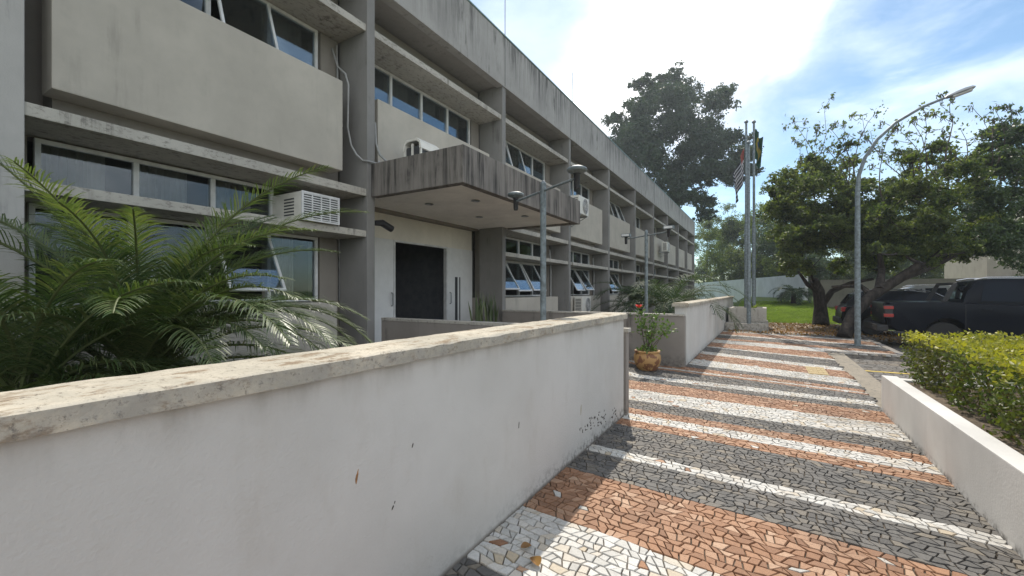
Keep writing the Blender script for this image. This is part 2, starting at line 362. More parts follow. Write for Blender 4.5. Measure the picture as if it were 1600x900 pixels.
def inside(x, y):
    if y < -1.8: return False
    if 5.28 < y < 9.02 and x < -1.3: return x > -5.6
    if y <= 5.28: return -1.47 < x < 1.26
    if y < 13.1: return -1.36 < x < 1.27
    return -1.36 < x < 2.71 and y < 19.4
mb = MB()
_ph = {}
def wob(k, x, A):
    """uneven line of a course of stones"""
    if k not in _ph: _ph[k] = [random.uniform(-1, 1) for _ in range(160)]
    q = (x+6)/.075; i = int(q); f_ = q-i; t_ = _ph[k]
    return A*(t_[i % 160]*(1-f_)+t_[(i+1) % 160]*f_)
kk = 0
for c0, c1, m in ST:
    rows = max(1, round((c1-c0)/.061)); h = (c1-c0)/rows
    for r_ in range(rows):
        lo, hi = c0+r_*h, c0+(r_+1)*h; kk += 1
        Alo = .007 if r_ == 0 else .016; Ahi = .007 if r_ == rows-1 else .016
        cc = (lo+hi)/2; sl_ = slope(cc); x = -5.7+random.random()*.1; sk = random.uniform(-.018, .018)
        while x < 2.8:
            wd = random.choice((.045, .055, .062, .072, .08, .095)); x1 = x+wd; sk1 = random.uniform(-.026, .026)
            cyy = cc+sl_*(x+wd/2)
            if inside(x+wd/2, cyy) or inside(x+wd*.5+.03, cyy) or inside(x+wd*.5-.03, cyy):
                g = random.uniform(.002, .0045)
                def E(xx, cl_, k_, A): return (xx, cl_+wob(k_, xx, A)+sl_*xx)
                poly = [E(x+sk+g, lo, kk-1, Alo), E(x+wd*.5, lo, kk-1, Alo), E(x1+sk1-g, lo, kk-1, Alo), E(x1-sk1-g, hi, kk, Ahi), E(x+wd*random.uniform(.35, .65), hi, kk, Ahi), E(x-sk+g, hi, kk, Ahi)]
                poly = [(px, py+(g if i < 3 else -g)) for i, (px, py) in enumerate(poly)]
                parts_ = [poly]
                if wd > .078 and random.random() < .35: parts_ = [[poly[0], (poly[1][0]-.004, poly[1][1]), (poly[4][0]-.004, poly[4][1]), poly[5]], [(poly[1][0]+.004, poly[1][1]), poly[2], poly[3], (poly[4][0]+.004, poly[4][1])]]
                for pl in parts_:
                    n = len(pl); cx = sum(p[0] for p in pl)/n; cy = sum(p[1] for p in pl)/n
                    z = random.uniform(-.003, .002); tx, ty = random.uniform(-.04, .04), random.uniform(-.04, .04); mm = m
                    if random.random() < .012: mm = {0: 1, 1: 0, 2: 2}[m]
                    z3 = lambda px, py: z+(px-cx)*tx+(py-cy)*ty+ramp(px, py)
                    top = [(cx+(px-cx)*.91, cy+(py-cy)*.91, z3(px, py)) for px, py in pl]
                    mid = [(px, py, z3(px, py)-.005) for px, py in pl]; low = [(px, py, -.03+ramp(px, py)) for px, py in pl]
                    mb.add(top+mid+low, [tuple(range(n))]+[(k, n+k, n+(k+1) % n, (k+1) % n) for k in range(n)]+[(n+k, 2*n+k, 2*n+(k+1) % n, n+(k+1) % n) for k in range(n)], mm)
            x = x1; sk = sk1
    kk += 1
tag(mb.build('mosaic_pavement', [M['st_w'], M['st_r'], M['st_k']]), kind='structure')
mb = MB()
def rmp(x0, x1, y0, y1, z): mb.add([(x0, y0, z), (x1, y0, z), (x1, y1, z), (x0, y1, z)], [(0, 1, 2, 3)])
rmp(-1.5, 1.28, -12, 5.2, -.013); rmp(-1.5, 1.28, 5.2, 13.12, -.013); rmp(-1.4, 2.72, 13.12, 19.42, -.013)
mb.add([(-1.9, 5.2, -.013), (-1.5, 5.2, -.013), (-1.5, 9.1, -.013), (-1.9, 9.1, -.013), (-5.1, 5.2, .387), (-5.1, 9.1, .387), (-5.66, 5.2, .387), (-5.66, 9.1, .387)], [(0, 1, 2, 3), (4, 0, 3, 5), (6, 4, 5, 7)])
tag(mb.build('pavement_bedding', M['mortar']), kind='structure')
tilem = simple('yellow_tactile_tile', (.36, .27, .13), .7, var=.2, sc=30)
mb = MB()
tx0, ty0 = .85, 9.95
for i in range(4):
    for j in range(4):
        mb.box(tx0-.14+i*.07, tx0-.14+i*.07+.055, ty0-.5+j*.22, ty0-.5+j*.22+.2, .0, .010)
mb.box(tx0-.16, tx0+.14, ty0-.52, ty0+.4, -.01, .004)
tag(mb.build('tactile_paving', tilem), kind='structure')

# ------------------------------------------------------------------ the building
FX, WX = -5.65, -6.40          # facade line (front of the fins) and window wall
BAY = 4.23; Y0 = .81           # far edge of the first fin seen
FINS = [Y0+BAY*k for k in range(-1, 11)]; FINS[1] = 1.08; FINS[0] = -3.0
FW = .16
Bd = thing('office_building', 'two storey modernist concrete office building with fins, ledges and beige panels', 'building', (-9, 20, 0))
for i, y in enumerate(FINS):
    m = MB(); m.box(FX, WX+.05, y-FW, y, -.1, 6.65); m.build('fin', M['finlight'] if i == 1 else M['fin'], Bd, bevel=.008)
YA, YB = FINS[0]-FW, FINS[-1]
# roof
m = MB(); m.box(FX+.03, FX-.17, YA-.02, YB+.02, 6.62, 7.88); m.box(FX-.17, -16, YA-.02, YA+.2, 6.62, 7.88); m.box(FX-.17, -16, YB-.2, YB+.02, 6.62, 7.88)
m.build('roof_fascia', M['fascia'], Bd, bevel=.012)
m = MB(); m.box(FX+.05, FX-.2, YA-.03, YB+.03, 7.882, 7.915); m.build('roof_flashing', M['roofmetal'], Bd)
m = MB(); m.box(FX-.172, -16, YA+.22, YB-.22, 6.66, 6.9); m.build('roof_slab', M['concrete'], Bd)
for y in FINS[1:]:
    m = MB(); m.box(FX+.031, FX+.037, y-.09, y-.08, 6.64, 7.88); m.build('fascia_joint', M['acdark'], Bd)
# shell behind, floors
m = MB(); m.box(-16, -16.2, YA, YB, -.1, 6.66); m.box(WX-.2, -16, YA, YA+.2, -.1, 6.66); m.box(WX+.02, -16, YB-.16, YB-.02, -.1, 6.66)
m.build('end_wall', M['concrete'], Bd)
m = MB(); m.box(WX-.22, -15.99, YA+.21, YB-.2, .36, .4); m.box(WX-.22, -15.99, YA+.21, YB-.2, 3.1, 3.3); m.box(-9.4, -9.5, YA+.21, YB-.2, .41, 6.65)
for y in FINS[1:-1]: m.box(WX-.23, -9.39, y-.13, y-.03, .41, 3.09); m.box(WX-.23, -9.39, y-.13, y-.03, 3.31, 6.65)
m.build('interior', M['room_wall'], Bd)

def window(y0, y1, z0, z1, n, x=WX+.06, opened=(), curt=0, pale_panel=(), ang=24, cset=None):
    fw = .045; fr = MB()
    fr.box(x, x-.07, y0, y1, z0, z0+fw); fr.box(x, x-.07, y0, y1, z1-fw, z1)
    fr.box(x, x-.07, y0, y0+fw, z0+fw, z1-fw); fr.box(x, x-.07, y1-fw, y1, z0+fw, z1-fw)
    pw = (y1-y0)/n
    for k in range(1, n): fr.box(x, x-.07, y0+k*pw-fw*.6, y0+k*pw+fw*.6, z0+fw, z1-fw)
    f_ = fr.build('window', M['white_frame'], Bd, bevel=.004)
    g = MB(); cu = MB(); bl = MB(); sa = MB(); sg = MB(); sf = MB()
    for k in range(n):
        a = y0+k*pw+fw*.6+.001; b = y0+(k+1)*pw-fw*.6-.001
        if k in opened:
            s0 = len(sa.v); s1 = len(sg.v); h = z1-z0-2*fw
            an = R(ang+random.uniform(-3, 3)); T = Matrix.Translation((x+.012, 0, z1-fw)) @ Matrix.Rotation(-an, 4, 'Y')
            q = MB()
            q.box(0, .03, a, b, -.04, 0); q.box(0, .03, a, b, -h, -h+.04); q.box(0, .03, a, a+.035, -h+.04, -.04); q.box(0, .03, b-.035, b, -h+.04, -.04)
            q.xf(T); sa.v += []; sa.add(q.v, q.f)
            q = MB(); q.box(.012, .018, a+.034, b-.034, -h+.039, -.039); q.xf(T); sg.add(q.v, q.f)
            if k in pale_panel:
                q = MB(); q.box(.007, .010, a+.036, b-.036, -h+.042, -h*.60); q.xf(T); sf.add(q.v, q.f)  # pale panel over the lower part of the open sash
        else: g.box(x-.032, x-.038, a, b, z0+fw-.005, z1-fw+.005)
        if cset is None or k in cset:
          if curt:
            npt = 26; hgt0 = z0+.02
            pts = [(x-.28+.022*math.sin(t*1.9+k)+.012*math.sin(t*4.1), a+.02+(b-a-.04)*t/npt*curt) for t in range(npt+1)]
            cu.add([(px, py, hgt0) for px, py in pts]+[(px, py, z1+.05) for px, py in pts], [(i, i+1, npt+2+i, npt+1+i) for i in range(npt)])
        if k in pale_panel and k not in opened:
            bl.box(x-.06, x-.064, a, b, z0+fw, z0+fw+(z1-z0)*(.42 if z0 < 4 else .60))  # pale blue panel behind the lower part of the pane
    if g.v: g.build('pane', M['glass'], f_)
    if cu.v: cu.build('curtain', M['curtain'], f_, smooth=True)
    if bl.v: bl.build('pale_lower_panel', M['pale_panel'], f_)
    if sa.v: sa.build('open_sash', M['white_frame'], f_); sg.build('sash_pane', M['glass'], f_)
    if sf.v: sf.build('pale_sash_panel', M['pale_panel'], f_)
    return f_
ENT = 2                          # index of the entrance bay's near fin
for i in range(len(FINS)-1):
    a, b = FINS[i], FINS[i+1]-FW          # clear bay
    w0, w1 = a+.16, b-.42
    # walls round the openings
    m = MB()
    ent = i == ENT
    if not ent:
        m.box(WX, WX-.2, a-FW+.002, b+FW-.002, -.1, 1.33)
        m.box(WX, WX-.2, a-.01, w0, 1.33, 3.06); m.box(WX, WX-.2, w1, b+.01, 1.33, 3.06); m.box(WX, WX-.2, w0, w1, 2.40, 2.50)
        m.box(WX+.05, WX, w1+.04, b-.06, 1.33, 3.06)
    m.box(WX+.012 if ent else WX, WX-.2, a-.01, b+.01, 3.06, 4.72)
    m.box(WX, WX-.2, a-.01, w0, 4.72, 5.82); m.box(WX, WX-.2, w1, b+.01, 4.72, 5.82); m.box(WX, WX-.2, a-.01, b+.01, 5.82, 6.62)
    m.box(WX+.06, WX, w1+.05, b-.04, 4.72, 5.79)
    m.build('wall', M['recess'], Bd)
    # ledges and sunshade slab between the fins
    m = MB(); m.box(FX-.03, WX+.001, a, b, 5.80, 5.915); m.build('sunshade_slab', M['ledge'], Bd, bevel=.008)
    if not ent:
        m = MB(); m.box(FX-.02, WX+.001, a, b, 3.07, 3.19); m.build('ledge', M['ledge'], Bd, bevel=.008)
        m = MB(); m.box(FX-.02, WX+.001, a, b, 2.395, 2.50); m.build('ledge', M['ledge'], Bd, bevel=.008)
        m = MB(); m.box(-5.86, WX+.001, a+(.02 if i > 1 else .3), b-.42, -.1, 1.325); m.build('sill_panel', M['beige'], Bd, bevel=.008)
    # protruding beige panel hung between the fins
    m = MB(); m.box(-5.80, -6.12, a+.2, b-.36, 3.42, 4.85); m.build('spandrel_panel', M['beige'], Bd, bevel=.012)
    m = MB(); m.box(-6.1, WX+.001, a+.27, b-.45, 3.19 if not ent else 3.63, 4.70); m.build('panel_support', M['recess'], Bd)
    # windows
    op = {1: (2, ), 3: (0, 1), 4: (), 5: (2, 3), 6: (1, )}.get(i, ())
    window(w0, w1, 4.72, 5.79, 4, curt=(.9 if i in (1, 2, 3) else random.choice((0, .6, .9))), opened=op, ang=18, pale_panel=(3, ) if i == 1 else ((0, 1, 2) if i == ENT else ((0, 3) if i == 3 else ())), cset={1: (3, ), 2: (1, 2, 3)}.get(i))
    if not ent:
        e2 = w1 if i != 1 else 3.72
        window(w0 if i != 1 else a+.2, e2, 2.52, 3.05, 4 if i != 1 else 3, curt=.0 if i > 1 else .8)
        window(w0, w1, 1.34, 2.385, 4, curt=0 if i > 1 else .7, opened={0: (), 1: (2, ), 3: (0, 1, 2), 4: (1, 2), 5: (1, 2), 6: (0, 2)}.get(i, ()), ang=30, pale_panel=(0, 1, 2) if i in (3, 4) else (), cset=(3, ) if i == 1 else None)
# entrance
a, b = FINS[ENT], FINS[ENT+1]-FW; DX = -6.6
d0, d1 = 6.36, 8.08
m = MB(); m.box(DX, DX-.15, a-.01, b+.01, 2.56, 3.062); m.box(DX, WX+.01, a-.01, b+.01, 3.063, 3.09)
m.build('entrance_lintel', M['cream'], Bd)
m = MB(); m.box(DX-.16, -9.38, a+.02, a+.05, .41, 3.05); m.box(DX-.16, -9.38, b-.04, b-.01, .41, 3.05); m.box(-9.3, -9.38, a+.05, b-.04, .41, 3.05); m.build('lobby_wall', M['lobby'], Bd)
m = MB(); m.box(-9.24, -9.29, 6.7, 8.3, 1.2, 2.2); m.build('notice_board', M['black'], Bd)
m = MB(); m.box(WX-.21, -5.66, a, b, .30, .405); m.build('entrance_floor', M['wallgrey'], Bd)
def door(y0, y1, sy, label=None):
    dd = MB(); dd.box(DX+.03, DX-.03, y0+.005, y1-.005, .41, 2.555); o = dd.build('door', M['door_paint'], Bd, bevel=.006)
    s_ = MB(); s_.box(DX+.034, DX+.02, sy, sy+.10, .62, 1.85); s_.build('glass_strip', M['acdark'], o)
    s_ = MB(); s_.box(DX+.034, DX+.02, sy+.17, sy+.21, .62, 1.85); s_.build('glass_strip', M['acdark'], o) if sy > 7 else None
    return o
d = door(a, d0, a+.32); h = MB(); h.tube([(DX+.05, d0-.08, 1.2), (DX+.09, d0-.08, 1.22), (DX+.09, d0-.08, 1.45), (DX+.05, d0-.08, 1.47)], .014, 8); h.build('handle', M['metal'], d, smooth=True)
d = door(d1, b, d1+.3); h = MB(); h.tube([(DX+.05, d1+.08, 1.2), (DX+.09, d1+.08, 1.22), (DX+.09, d1+.08, 1.45), (DX+.05, d1+.08, 1.47)], .014, 8); h.build('handle', M['metal'], d, smooth=True)
m = MB(); m.box(DX+.04, DX-.05, d0, d1, 2.52, 2.558); m.box(DX+.04, DX-.05, d0, d0+.035, .41, 2.52); m.box(DX+.04, DX-.05, d1-.035, d1, .41, 2.52); m.build('door_frame', M['white_frame'], Bd)
# canopy
c0, c1, cx = 4.96, 9.5, -3.74
m = MB(); m.box(cx, cx-.14, c0, c1, 3.07, 3.62); m.box(cx-.14, FX+.004, c0, c0+.14, 3.07, 3.62); m.box(cx-.14, FX+.004, c1-.14, c1, 3.07, 3.62)
can = m.build('entrance_canopy', M['canopy'], Bd, bevel=.012)
m = MB(); m.box(cx-.141, FX-.9, c0+.141, c1-.141, 3.105, 3.34); m.build('soffit', M['soffit'], can)
for (x, y) in ((-4.4, 6.2), (-4.4, 8.0), (-5.3, 6.0), (-5.3, 7.6)):
    m = MB(); m.lathe([(.07, 0), (.085, -.012), (.06, -.014), (.055, .004)], (x, y, 3.10), 16); m.build('downlight', M['metal'], can, smooth=True)
# conduits beside the second fin
def pipe(pts, r=.022, n='conduit'):
    m = MB(); m.tube(pts, r, 8); return m.build(n, M['pipe'], Bd, smooth=True)
fb = FINS[2]
pipe([(-6.3, fb-.34, 5.6), (-6.15, fb-.34, 5.25), (-5.98, fb-.33, 5.1), (-5.9, fb-.33, 4.9), (-5.92, fb-.33, 4.2), (-5.86, fb-.31, 3.9), (-5.8, fb-.25, 3.75), (-5.72, fb-.19, 3.66), (-5.62, fb-.17, 3.64), (-5.6, fb+.02, 3.64), (-5.62, fb+.07, 3.7)], .016)
pipe([(-5.68, fb+.03, 4.35), (-5.68, fb+.05, 4.0), (-5.64, fb+.1, 3.82), (-5.58, fb+.2, 3.72), (-5.5, fb+.4, 3.66)], .02)
pipe([(-6.3, fb-.25, 5.7), (-6.28, fb-.24, 4.9), (-6.2, fb-.22, 4.3)], .015)
for i in (4, 5, 6, 7): pipe([(-6.25, FINS[i]-.4, 2.9), (-6.2, FINS[i]-.42, 2.2), (-6.22, FINS[i]-.4, .4)], .03)
# antennas on the roof
for (px, py, h) in ((802, 75, .9), (905, 175, .8)):
    y = 5101/(1195-px)-.5896*5.65
    m = MB(); m.tube([(-5.9, y, 7.9), (-5.9, y, 7.9+h+.6)], .012, 6); m.build('lightning_rod', M['metal'], Bd)

# ------------------------------------------------------------------ air conditioners and small fittings
def window_ac():
    t = thing('window_air_conditioner', 'cream window air conditioner with white front grille on the upper ledge beside the palms', 'air conditioner', (-5.62, 4.0, 2.51))
    m = MB(); m.box(-.02, -.72, -.30, .30, 0, .41); m.build('casing', M['ac'], t, bevel=.012, local=True)
    m = MB(); m.box(-.018, .0, -.28, .28, .03, .38); m.build('coil', M['acdark'], t, local=True)
    m = MB()
    for k in range(11): m.box(.001, .018, -.29, .29, .03+k*.034, .045+k*.034)
    for k in range(5): m.box(.002, .02, -.295+k*.145, -.28+k*.145, .02, .39)
    m.box(.0, .021, -.3, .3, .385, .41); m.box(.0, .021, -.3, .3, 0, .022); m.box(.0, .022, -.31, -.29, .0, .41); m.box(.0, .022, .29, .31, .0, .41)
    m.build('grille', M['white_frame'], t, local=True)
    m = MB()
    for k in range(6): m.box(-.18+k*.0, -.42, -.303, -.299, .08+k*.045, .10+k*.045)
    m.build('side_louvre', M['acdark'], t, local=True)
window_ac()
def split_ac(label, loc, s=1., bracket=True, group='outdoor units of split air conditioners'):
    t = thing('outdoor_ac_unit', label, 'air conditioner', loc, group)
    W, H, D = .42*s, .56*s, .28*s
    m = MB(); m.box(0, -D, -W, W, 0, H); m.build('casing', M['ac'], t, bevel=.015, local=True)
    m = MB(); seg = 24
    ring = MB(); c = (.012, .12*s, H/2)
    for rr in (.05, .1, .15, .2, .235):
        pts = [(c[0], c[1]+rr*s*math.cos(2*math.pi*k/seg), c[2]+rr*s*math.sin(2*math.pi*k/seg)) for k in range(seg+1)]
        ring.tube(pts, .006, 5, cap=False)
    for k in range(8): ring.tube([c, (c[0], c[1]+.235*s*math.cos(k*math.pi/4), c[2]+.235*s*math.sin(k*math.pi/4))], .005, 4)
    m.add([(.004, c[1]+.24*s*math.cos(2*math.pi*k/seg), c[2]+.24*s*math.sin(2*math.pi*k/seg)) for k in range(seg)], [tuple(range(seg))])
    m.build('fan_opening', M['acdark'], t, local=True); ring.build('fan_guard', M['white_frame'], t, local=True)
    m = MB()
    for k in range(9): m.box(-D*.15, -D*.85, -W-.004, -W+.001, .06*s+k*.05*s, .085*s+k*.05*s)
    m.build('side_grille', M['acdark'], t, local=True)
    if bracket:
        m = MB()
        for y in (-W*.7, W*.7): m.box(.0, -D-.3, y-.02, y+.02, -.05, -.005); m.tube([(-.05, y, -.04), (-D-.3, y, -.32)], .012, 5)
        m.build('bracket', M['metal'], t, local=True)
    return t
split_ac('white split air conditioner unit hung high beyond the far end of the entrance canopy', (-5.2, 13.55, 4.05), 1.05)
split_ac('small white air conditioner unit hung high on the far bays of the facade', (-5.25, 28.4, 4.0), 1.05)
split_ac('air conditioner unit low on the facade below the open tilted windows', (-5.5, 14.6, .72), 1.05)
t = thing('rooftop_condenser', 'rounded dark condenser with pale hood standing on top of the entrance canopy', 'air conditioner', (-5.25, 5.75, 3.35))
m = MB(); m.box(-.17, .17, -.22, .22, 0, .66); m.build('casing', M['acdark'], t, bevel=.04, local=True)
m = MB(); prof = [(-.21, .60), (-.19, .72), (-.12, .78), (.12, .78), (.19, .72), (.21, .60), (.17, .60), (.16, .70), (.1, .74), (-.1, .74), (-.16, .70), (-.17, .60)]
m.prism(prof, -.25, .25); m.box(-.20, -.17, -.24, -.21, 0, .62); m.box(.17, .2, -.24, -.21, 0, .62); m.box(.17, .2, .21, .24, 0, .62); m.box(-.02, .02, -.245, -.225, 0, .7)
m.build('hood', M['ac'], t, local=True)
t = thing('security_camera', 'small black security camera on the fin beside the entrance', 'camera', (-5.72, 5.06, 2.66))
m = MB(); m.tube([(0, .03, .0), (.02, .18, .02), (.03, .40, -.06)], [.045, .06, .06], 10); m.build('housing', M['black'], t, smooth=True, local=True)
m = MB(); m.tube([(0, -.0, .05), (.0, .06, .02)], .02, 8); m.box(-.03, .03, -.01, .005, -.0, .1); m.build('bracket', M['metal'], t, local=True)

# ------------------------------------------------------------------ garden walls
capm = Mt('weathered_coping', .9, 0, .2)
a_ = capm.mix(capm.rng(capm.noise(2.5, det=8, rough=.7), .35, .7), (.40, .365, .295), (.56, .50, .40))
a_ = capm.mix(capm.mul(capm.rng(capm.noise(5.5, (1.4, .55, 1), det=9, rough=.75), .51, .60), .85), a_, (.22, .155, .095))
a_ = capm.mix(capm.mul(capm.rng(capm.noise(38, det=6, rough=.8), .53, .66), .8), a_, (.11, .09, .07))
a_ = capm.mix(capm.mul(capm.rng(capm.xyz(2), 1.222, 1.236, .55, 0), capm.rng(capm.noise(9, det=7, rough=.7), .3, .6)), a_, (.27, .265, .25)); capm.col(a_)
capm.bump(capm.noise(30, det=8, rough=.7), .7, .008); M['cap'] = capm.m
def rough_cap(name, x0, x1, y0, y1, z0, z1, parent, seg=.08):
    """coping whose arrises are chipped and uneven"""
    n = max(2, int((y1-y0)/seg)); vs = []; fs = []
    for i in range(n+1):
        y = y0+(y1-y0)*i/n; j = lambda q: random.uniform(-q, q)
        ch = .008+(.006 if random.random() < .12 else 0)
        vs += [(x0+j(.003), y, z0+j(.002)), (x1+j(.003), y, z0+j(.002)), (x1+j(.003), y, z1-ch), (x1-.012-j(.003)-ch*.6, y, z1+j(.002)), ((x0+x1)/2, y, z1+.006+j(.002)), (x0+.012+j(.003), y, z1+j(.002)), (x0+j(.003), y, z1-ch)]
    for i in range(n):
        for k in range(7): fs.append((i*7+k, i*7+(k+1) % 7, (i+1)*7+(k+1) % 7, (i+1)*7+k))
    fs += [tuple(range(7)), tuple(n*7+k for k in range(6, -1, -1))]
    m = MB(); m.add(vs, fs); return m.build(name, M['cap'], parent)
W1 = thing('garden_wall', 'long pale rendered garden wall with weathered coping in the foreground', 'wall', (-1.58, 2, 0))
m = MB(); m.box(-1.46, -1.70, -9, 5.12, -.15, 1.19); m.build('wall_body', M['wallpaint'], W1, bevel=.01)
rough_cap('coping', -1.745, -1.425, -9, 5.155, 1.17, 1.235, W1)
# chips and mould on its face, near the far end
chm = simple('exposed_render', (.33, .17, .07), .9, var=.3, sc=60); dkm = simple('mould', (.06, .052, .042), .95, var=.4, sc=60)
def wall_px(px, py, X=-1.458):
    r = (px-800)/FPX; # solve for depth where ray meets plane x=X
    z = X/(-SN+r*CS); return P(px, py, z)
def chip(px, py, w_, h_, mat, name, tilt=0):
    c = wall_px(px, py); pts = []; n = 11
    for k in range(n):
        a = 2*math.pi*k/n; q = random.uniform(.6, 1.15); u = math.cos(a)*w_*q; v = math.sin(a)*h_*q
        pts.append((c.y+u+v*tilt, c.z+v))
    m = MB(); m.add([(-1.4575, y, z) for y, z in pts]+[(-1.4645, y, z) for y, z in pts], [tuple(range(n))]+[(k, (k+1) % n, n+(k+1) % n, n+k) for k in range(n)])
    m.build(name, mat, W1)
chip(558, 745, .006, .028, chm, 'paint_chip', .25); chip(811, 664, .004, .02, dkm, 'paint_chip', .1); chip(645, 696, .003, .012, dkm, 'paint_chip', .3)
chip(614, 793, .004, .009, dkm, 'paint_chip', .6); chip(617, 785, .003, .006, dkm, 'paint_chip', .4)
chip(908, 640, .008, .05, simple('damp_stain', (.40, .34, .22), .9), 'damp_stain', .1)
for k in range(55):
    px = random.uniform(905, 965); py = random.uniform(-9, 9)+665-(px-905)*.42
    chip(px, py+abs(random.gauss(0, 5)), random.uniform(.004, .016), random.uniform(.004, .014), dkm, 'mould_patch', random.uniform(-.5, .5))
# cross wall A (near side of the entrance path)
W2 = thing('ramp_wall', 'low dark stained wall on the near side of the path to the entrance', 'wall', (-3.5, 5.2, 0))
m = MB(); m.box(-1.44, FX+.02, 5.165, 5.275, -.1, 1.0); m.build('wall_body', M['wallgrey'], W2, bevel=.006)
m = MB(); m.box(-1.415, FX+.02, 5.158, 5.29, 1.001, 1.05); m.build('coping', M['ledge'], W2, bevel=.008)
W3 = thing('ramp_wall', 'brown concrete cross wall behind the flower pot on the far side of the entrance path', 'wall', (-3.5, 9.1, 0))
m = MB(); m.box(-1.37, FX+.02, 9.06, 9.20, -.1, 1.0); m.build('wall_body', M['wallgrey'], W3, bevel=.006)
m = MB(); m.box(-1.385, FX+.02, 9.04, 9.22, 1.001, 1.04); m.build('coping', M['ledge'], W3, bevel=.008)
W4 = thing('garden_wall', 'white garden wall with rounded coping beyond the flower pot, running to the flagpoles', 'wall', (-1.5, 15, 0))
m = MB(); m.box(-1.355, -1.58, 9.205, 24, -.15, 1.2); m.build('wall_body', M['wallpaint'], W4, bevel=.01)
rough_cap('coping', -1.63, -1.31, 9.16, 24.1, 1.19, 1.26, W4)
m = MB(); m.tube([(-1.33, 13.9, .83), (-1.27, 13.9, .83), (-1.25, 13.85, .81)], .018, 8); m.tube([(-1.27, 13.8, .87), (-1.27, 14.0, .87)], .012, 6); m.build('garden_tap', M['metal'], W4)
W5 = thing('planter_wall', 'low white planter wall along the right edge of the mosaic path', 'wall', (1.32, 3, 0))
m = MB(); m.add([(1.27, 7.04, -.15), (1.42, 7.04, -.15), (1.29, -6, -.15), (1.18, -6, -.15), (1.27, 7.04, .44), (1.42, 7.04, .44), (1.29, -6, .60), (1.18, -6, .60)], [(0, 1, 2, 3), (4, 5, 6, 7), (0, 1, 5, 4), (1, 2, 6, 5), (2, 3, 7, 6), (3, 0, 4, 7)])
m.build('wall_body', M['planterwall'], W5, bevel=.008)
m = MB(); m.box(1.422, 5.5, 6.90, 7.04, -.15, .42); m.build('end_wall', M['planterwall'], W5, bevel=.006)
sheet('planter_soil', [(1.27, -6), (5.5, -6), (5.5, 6.89), (1.36, 6.89)], .40, M['soil'])

# ------------------------------------------------------------------ posts
def lantern(m, x, y, z, s=1.):
    m.lathe([(.03*s, -.22*s), (.045*s, -.2*s), (.05*s, -.02*s), (.07*s, 0)], (x, y, z), 14)
def garden_light(label, loc, caps, arm, hgt=3.07):
    t = thing('garden_light', label, 'lamp post', loc, 'two armed garden lamp posts')
    m = MB(); m.tube([(0, 0, 0), (0, 0, hgt-.02)], .043, 12); m.lathe([(.048, 0), (.03, .03), (.01, .05)], (0, 0, hgt-.02), 12); m.build('pole', M['post'], t, smooth=True, local=True)
    m = MB(); m.tube([(-arm[0], -arm[1], hgt-.14), (arm[0], arm[1], hgt-.10)], .018, 8); m.build('arm', M['post'], t, smooth=True, local=True)
    for sgn in (-1, 1):
        x, y = arm[0]*sgn, arm[1]*sgn; z = hgt-.12+.02*sgn
        m = MB(); m.lathe([(.03, -.14), (.036, -.12), (.04, .04), (.055, .06)], (x, y, z), 14); b_ = m.build('lamp_body', M['black'], t, smooth=True, local=True)
        m = MB()
        if caps == 'mushroom': m.lathe([(.05, .0), (.125, .03), (.135, .05), (.125, .07), (.08, .09), (.02, .10)], (x, y, z+.055), 20)
        else: m.box(x-.12, x+.12, y-.08, y+.08, z+.06, z+.14)
        m.build('lamp_shade', M['post'], t, smooth=True, local=True)
        if caps != 'mushroom':
            m = MB(); m.box(x-.1, x+.1, y-.083, y-.081, z+.075, z+.125); m.build('lamp_glass', M['white_frame'], t, local=True)
garden_light('grey lamp post with two mushroom lamps in front of the entrance canopy', (-2.76, 5.57, 0), 'mushroom', (.66, -.35))
garden_light('slim grey lamp post with two square floodlights beyond the flower pot', (-2.66, 11.4, 0), 'box', (.62, -.33))
t = thing('street_lamp', 'tall street lamp with curved arm beside the parked vehicles', 'street lamp', (2.2, 15.0, 0))
m = MB(); m.tube([(0, 0, 0), (0, 0, 4.2), (.03, 0, 4.7), (.16, -.0, 5.15), (.42, 0, 5.6), (.8, 0, 5.98), (1.3, 0, 6.27), (1.8, 0, 6.44)], [.075, .06, .05, .045, .04, .036, .034, .03], 12)
m.lathe([(.11, 0), (.11, .02), (.085, .03)], (0, 0, 0), 12); m.build('pole', M['post'], t, smooth=True, local=True)
m = MB(); m.lathe([(.03, -.30), (.07, -.24), (.10, -.05), (.105, .1), (.08, .24), (.03, .29)], (0, 0, 0), 14); m.xf(Matrix.Translation((2.02, 0, 6.50)) @ Matrix.Rotation(R(74), 4, 'Y') @ Matrix.Scale(.6, 4, (1, 0, 0))); m.build('lamp_head', M['metal'], t, smooth=True, local=True)
m = MB(); m.lathe([(.075, -.16), (.075, .2)], (0, 0, 0), 12); m.xf(Matrix.Translation((2.04, 0, 6.455)) @ Matrix.Rotation(R(74), 4, 'Y') @ Matrix.Scale(.5, 4, (1, 0, 0))); m.build('lamp_glass', M['white_frame'], t, smooth=True, local=True)

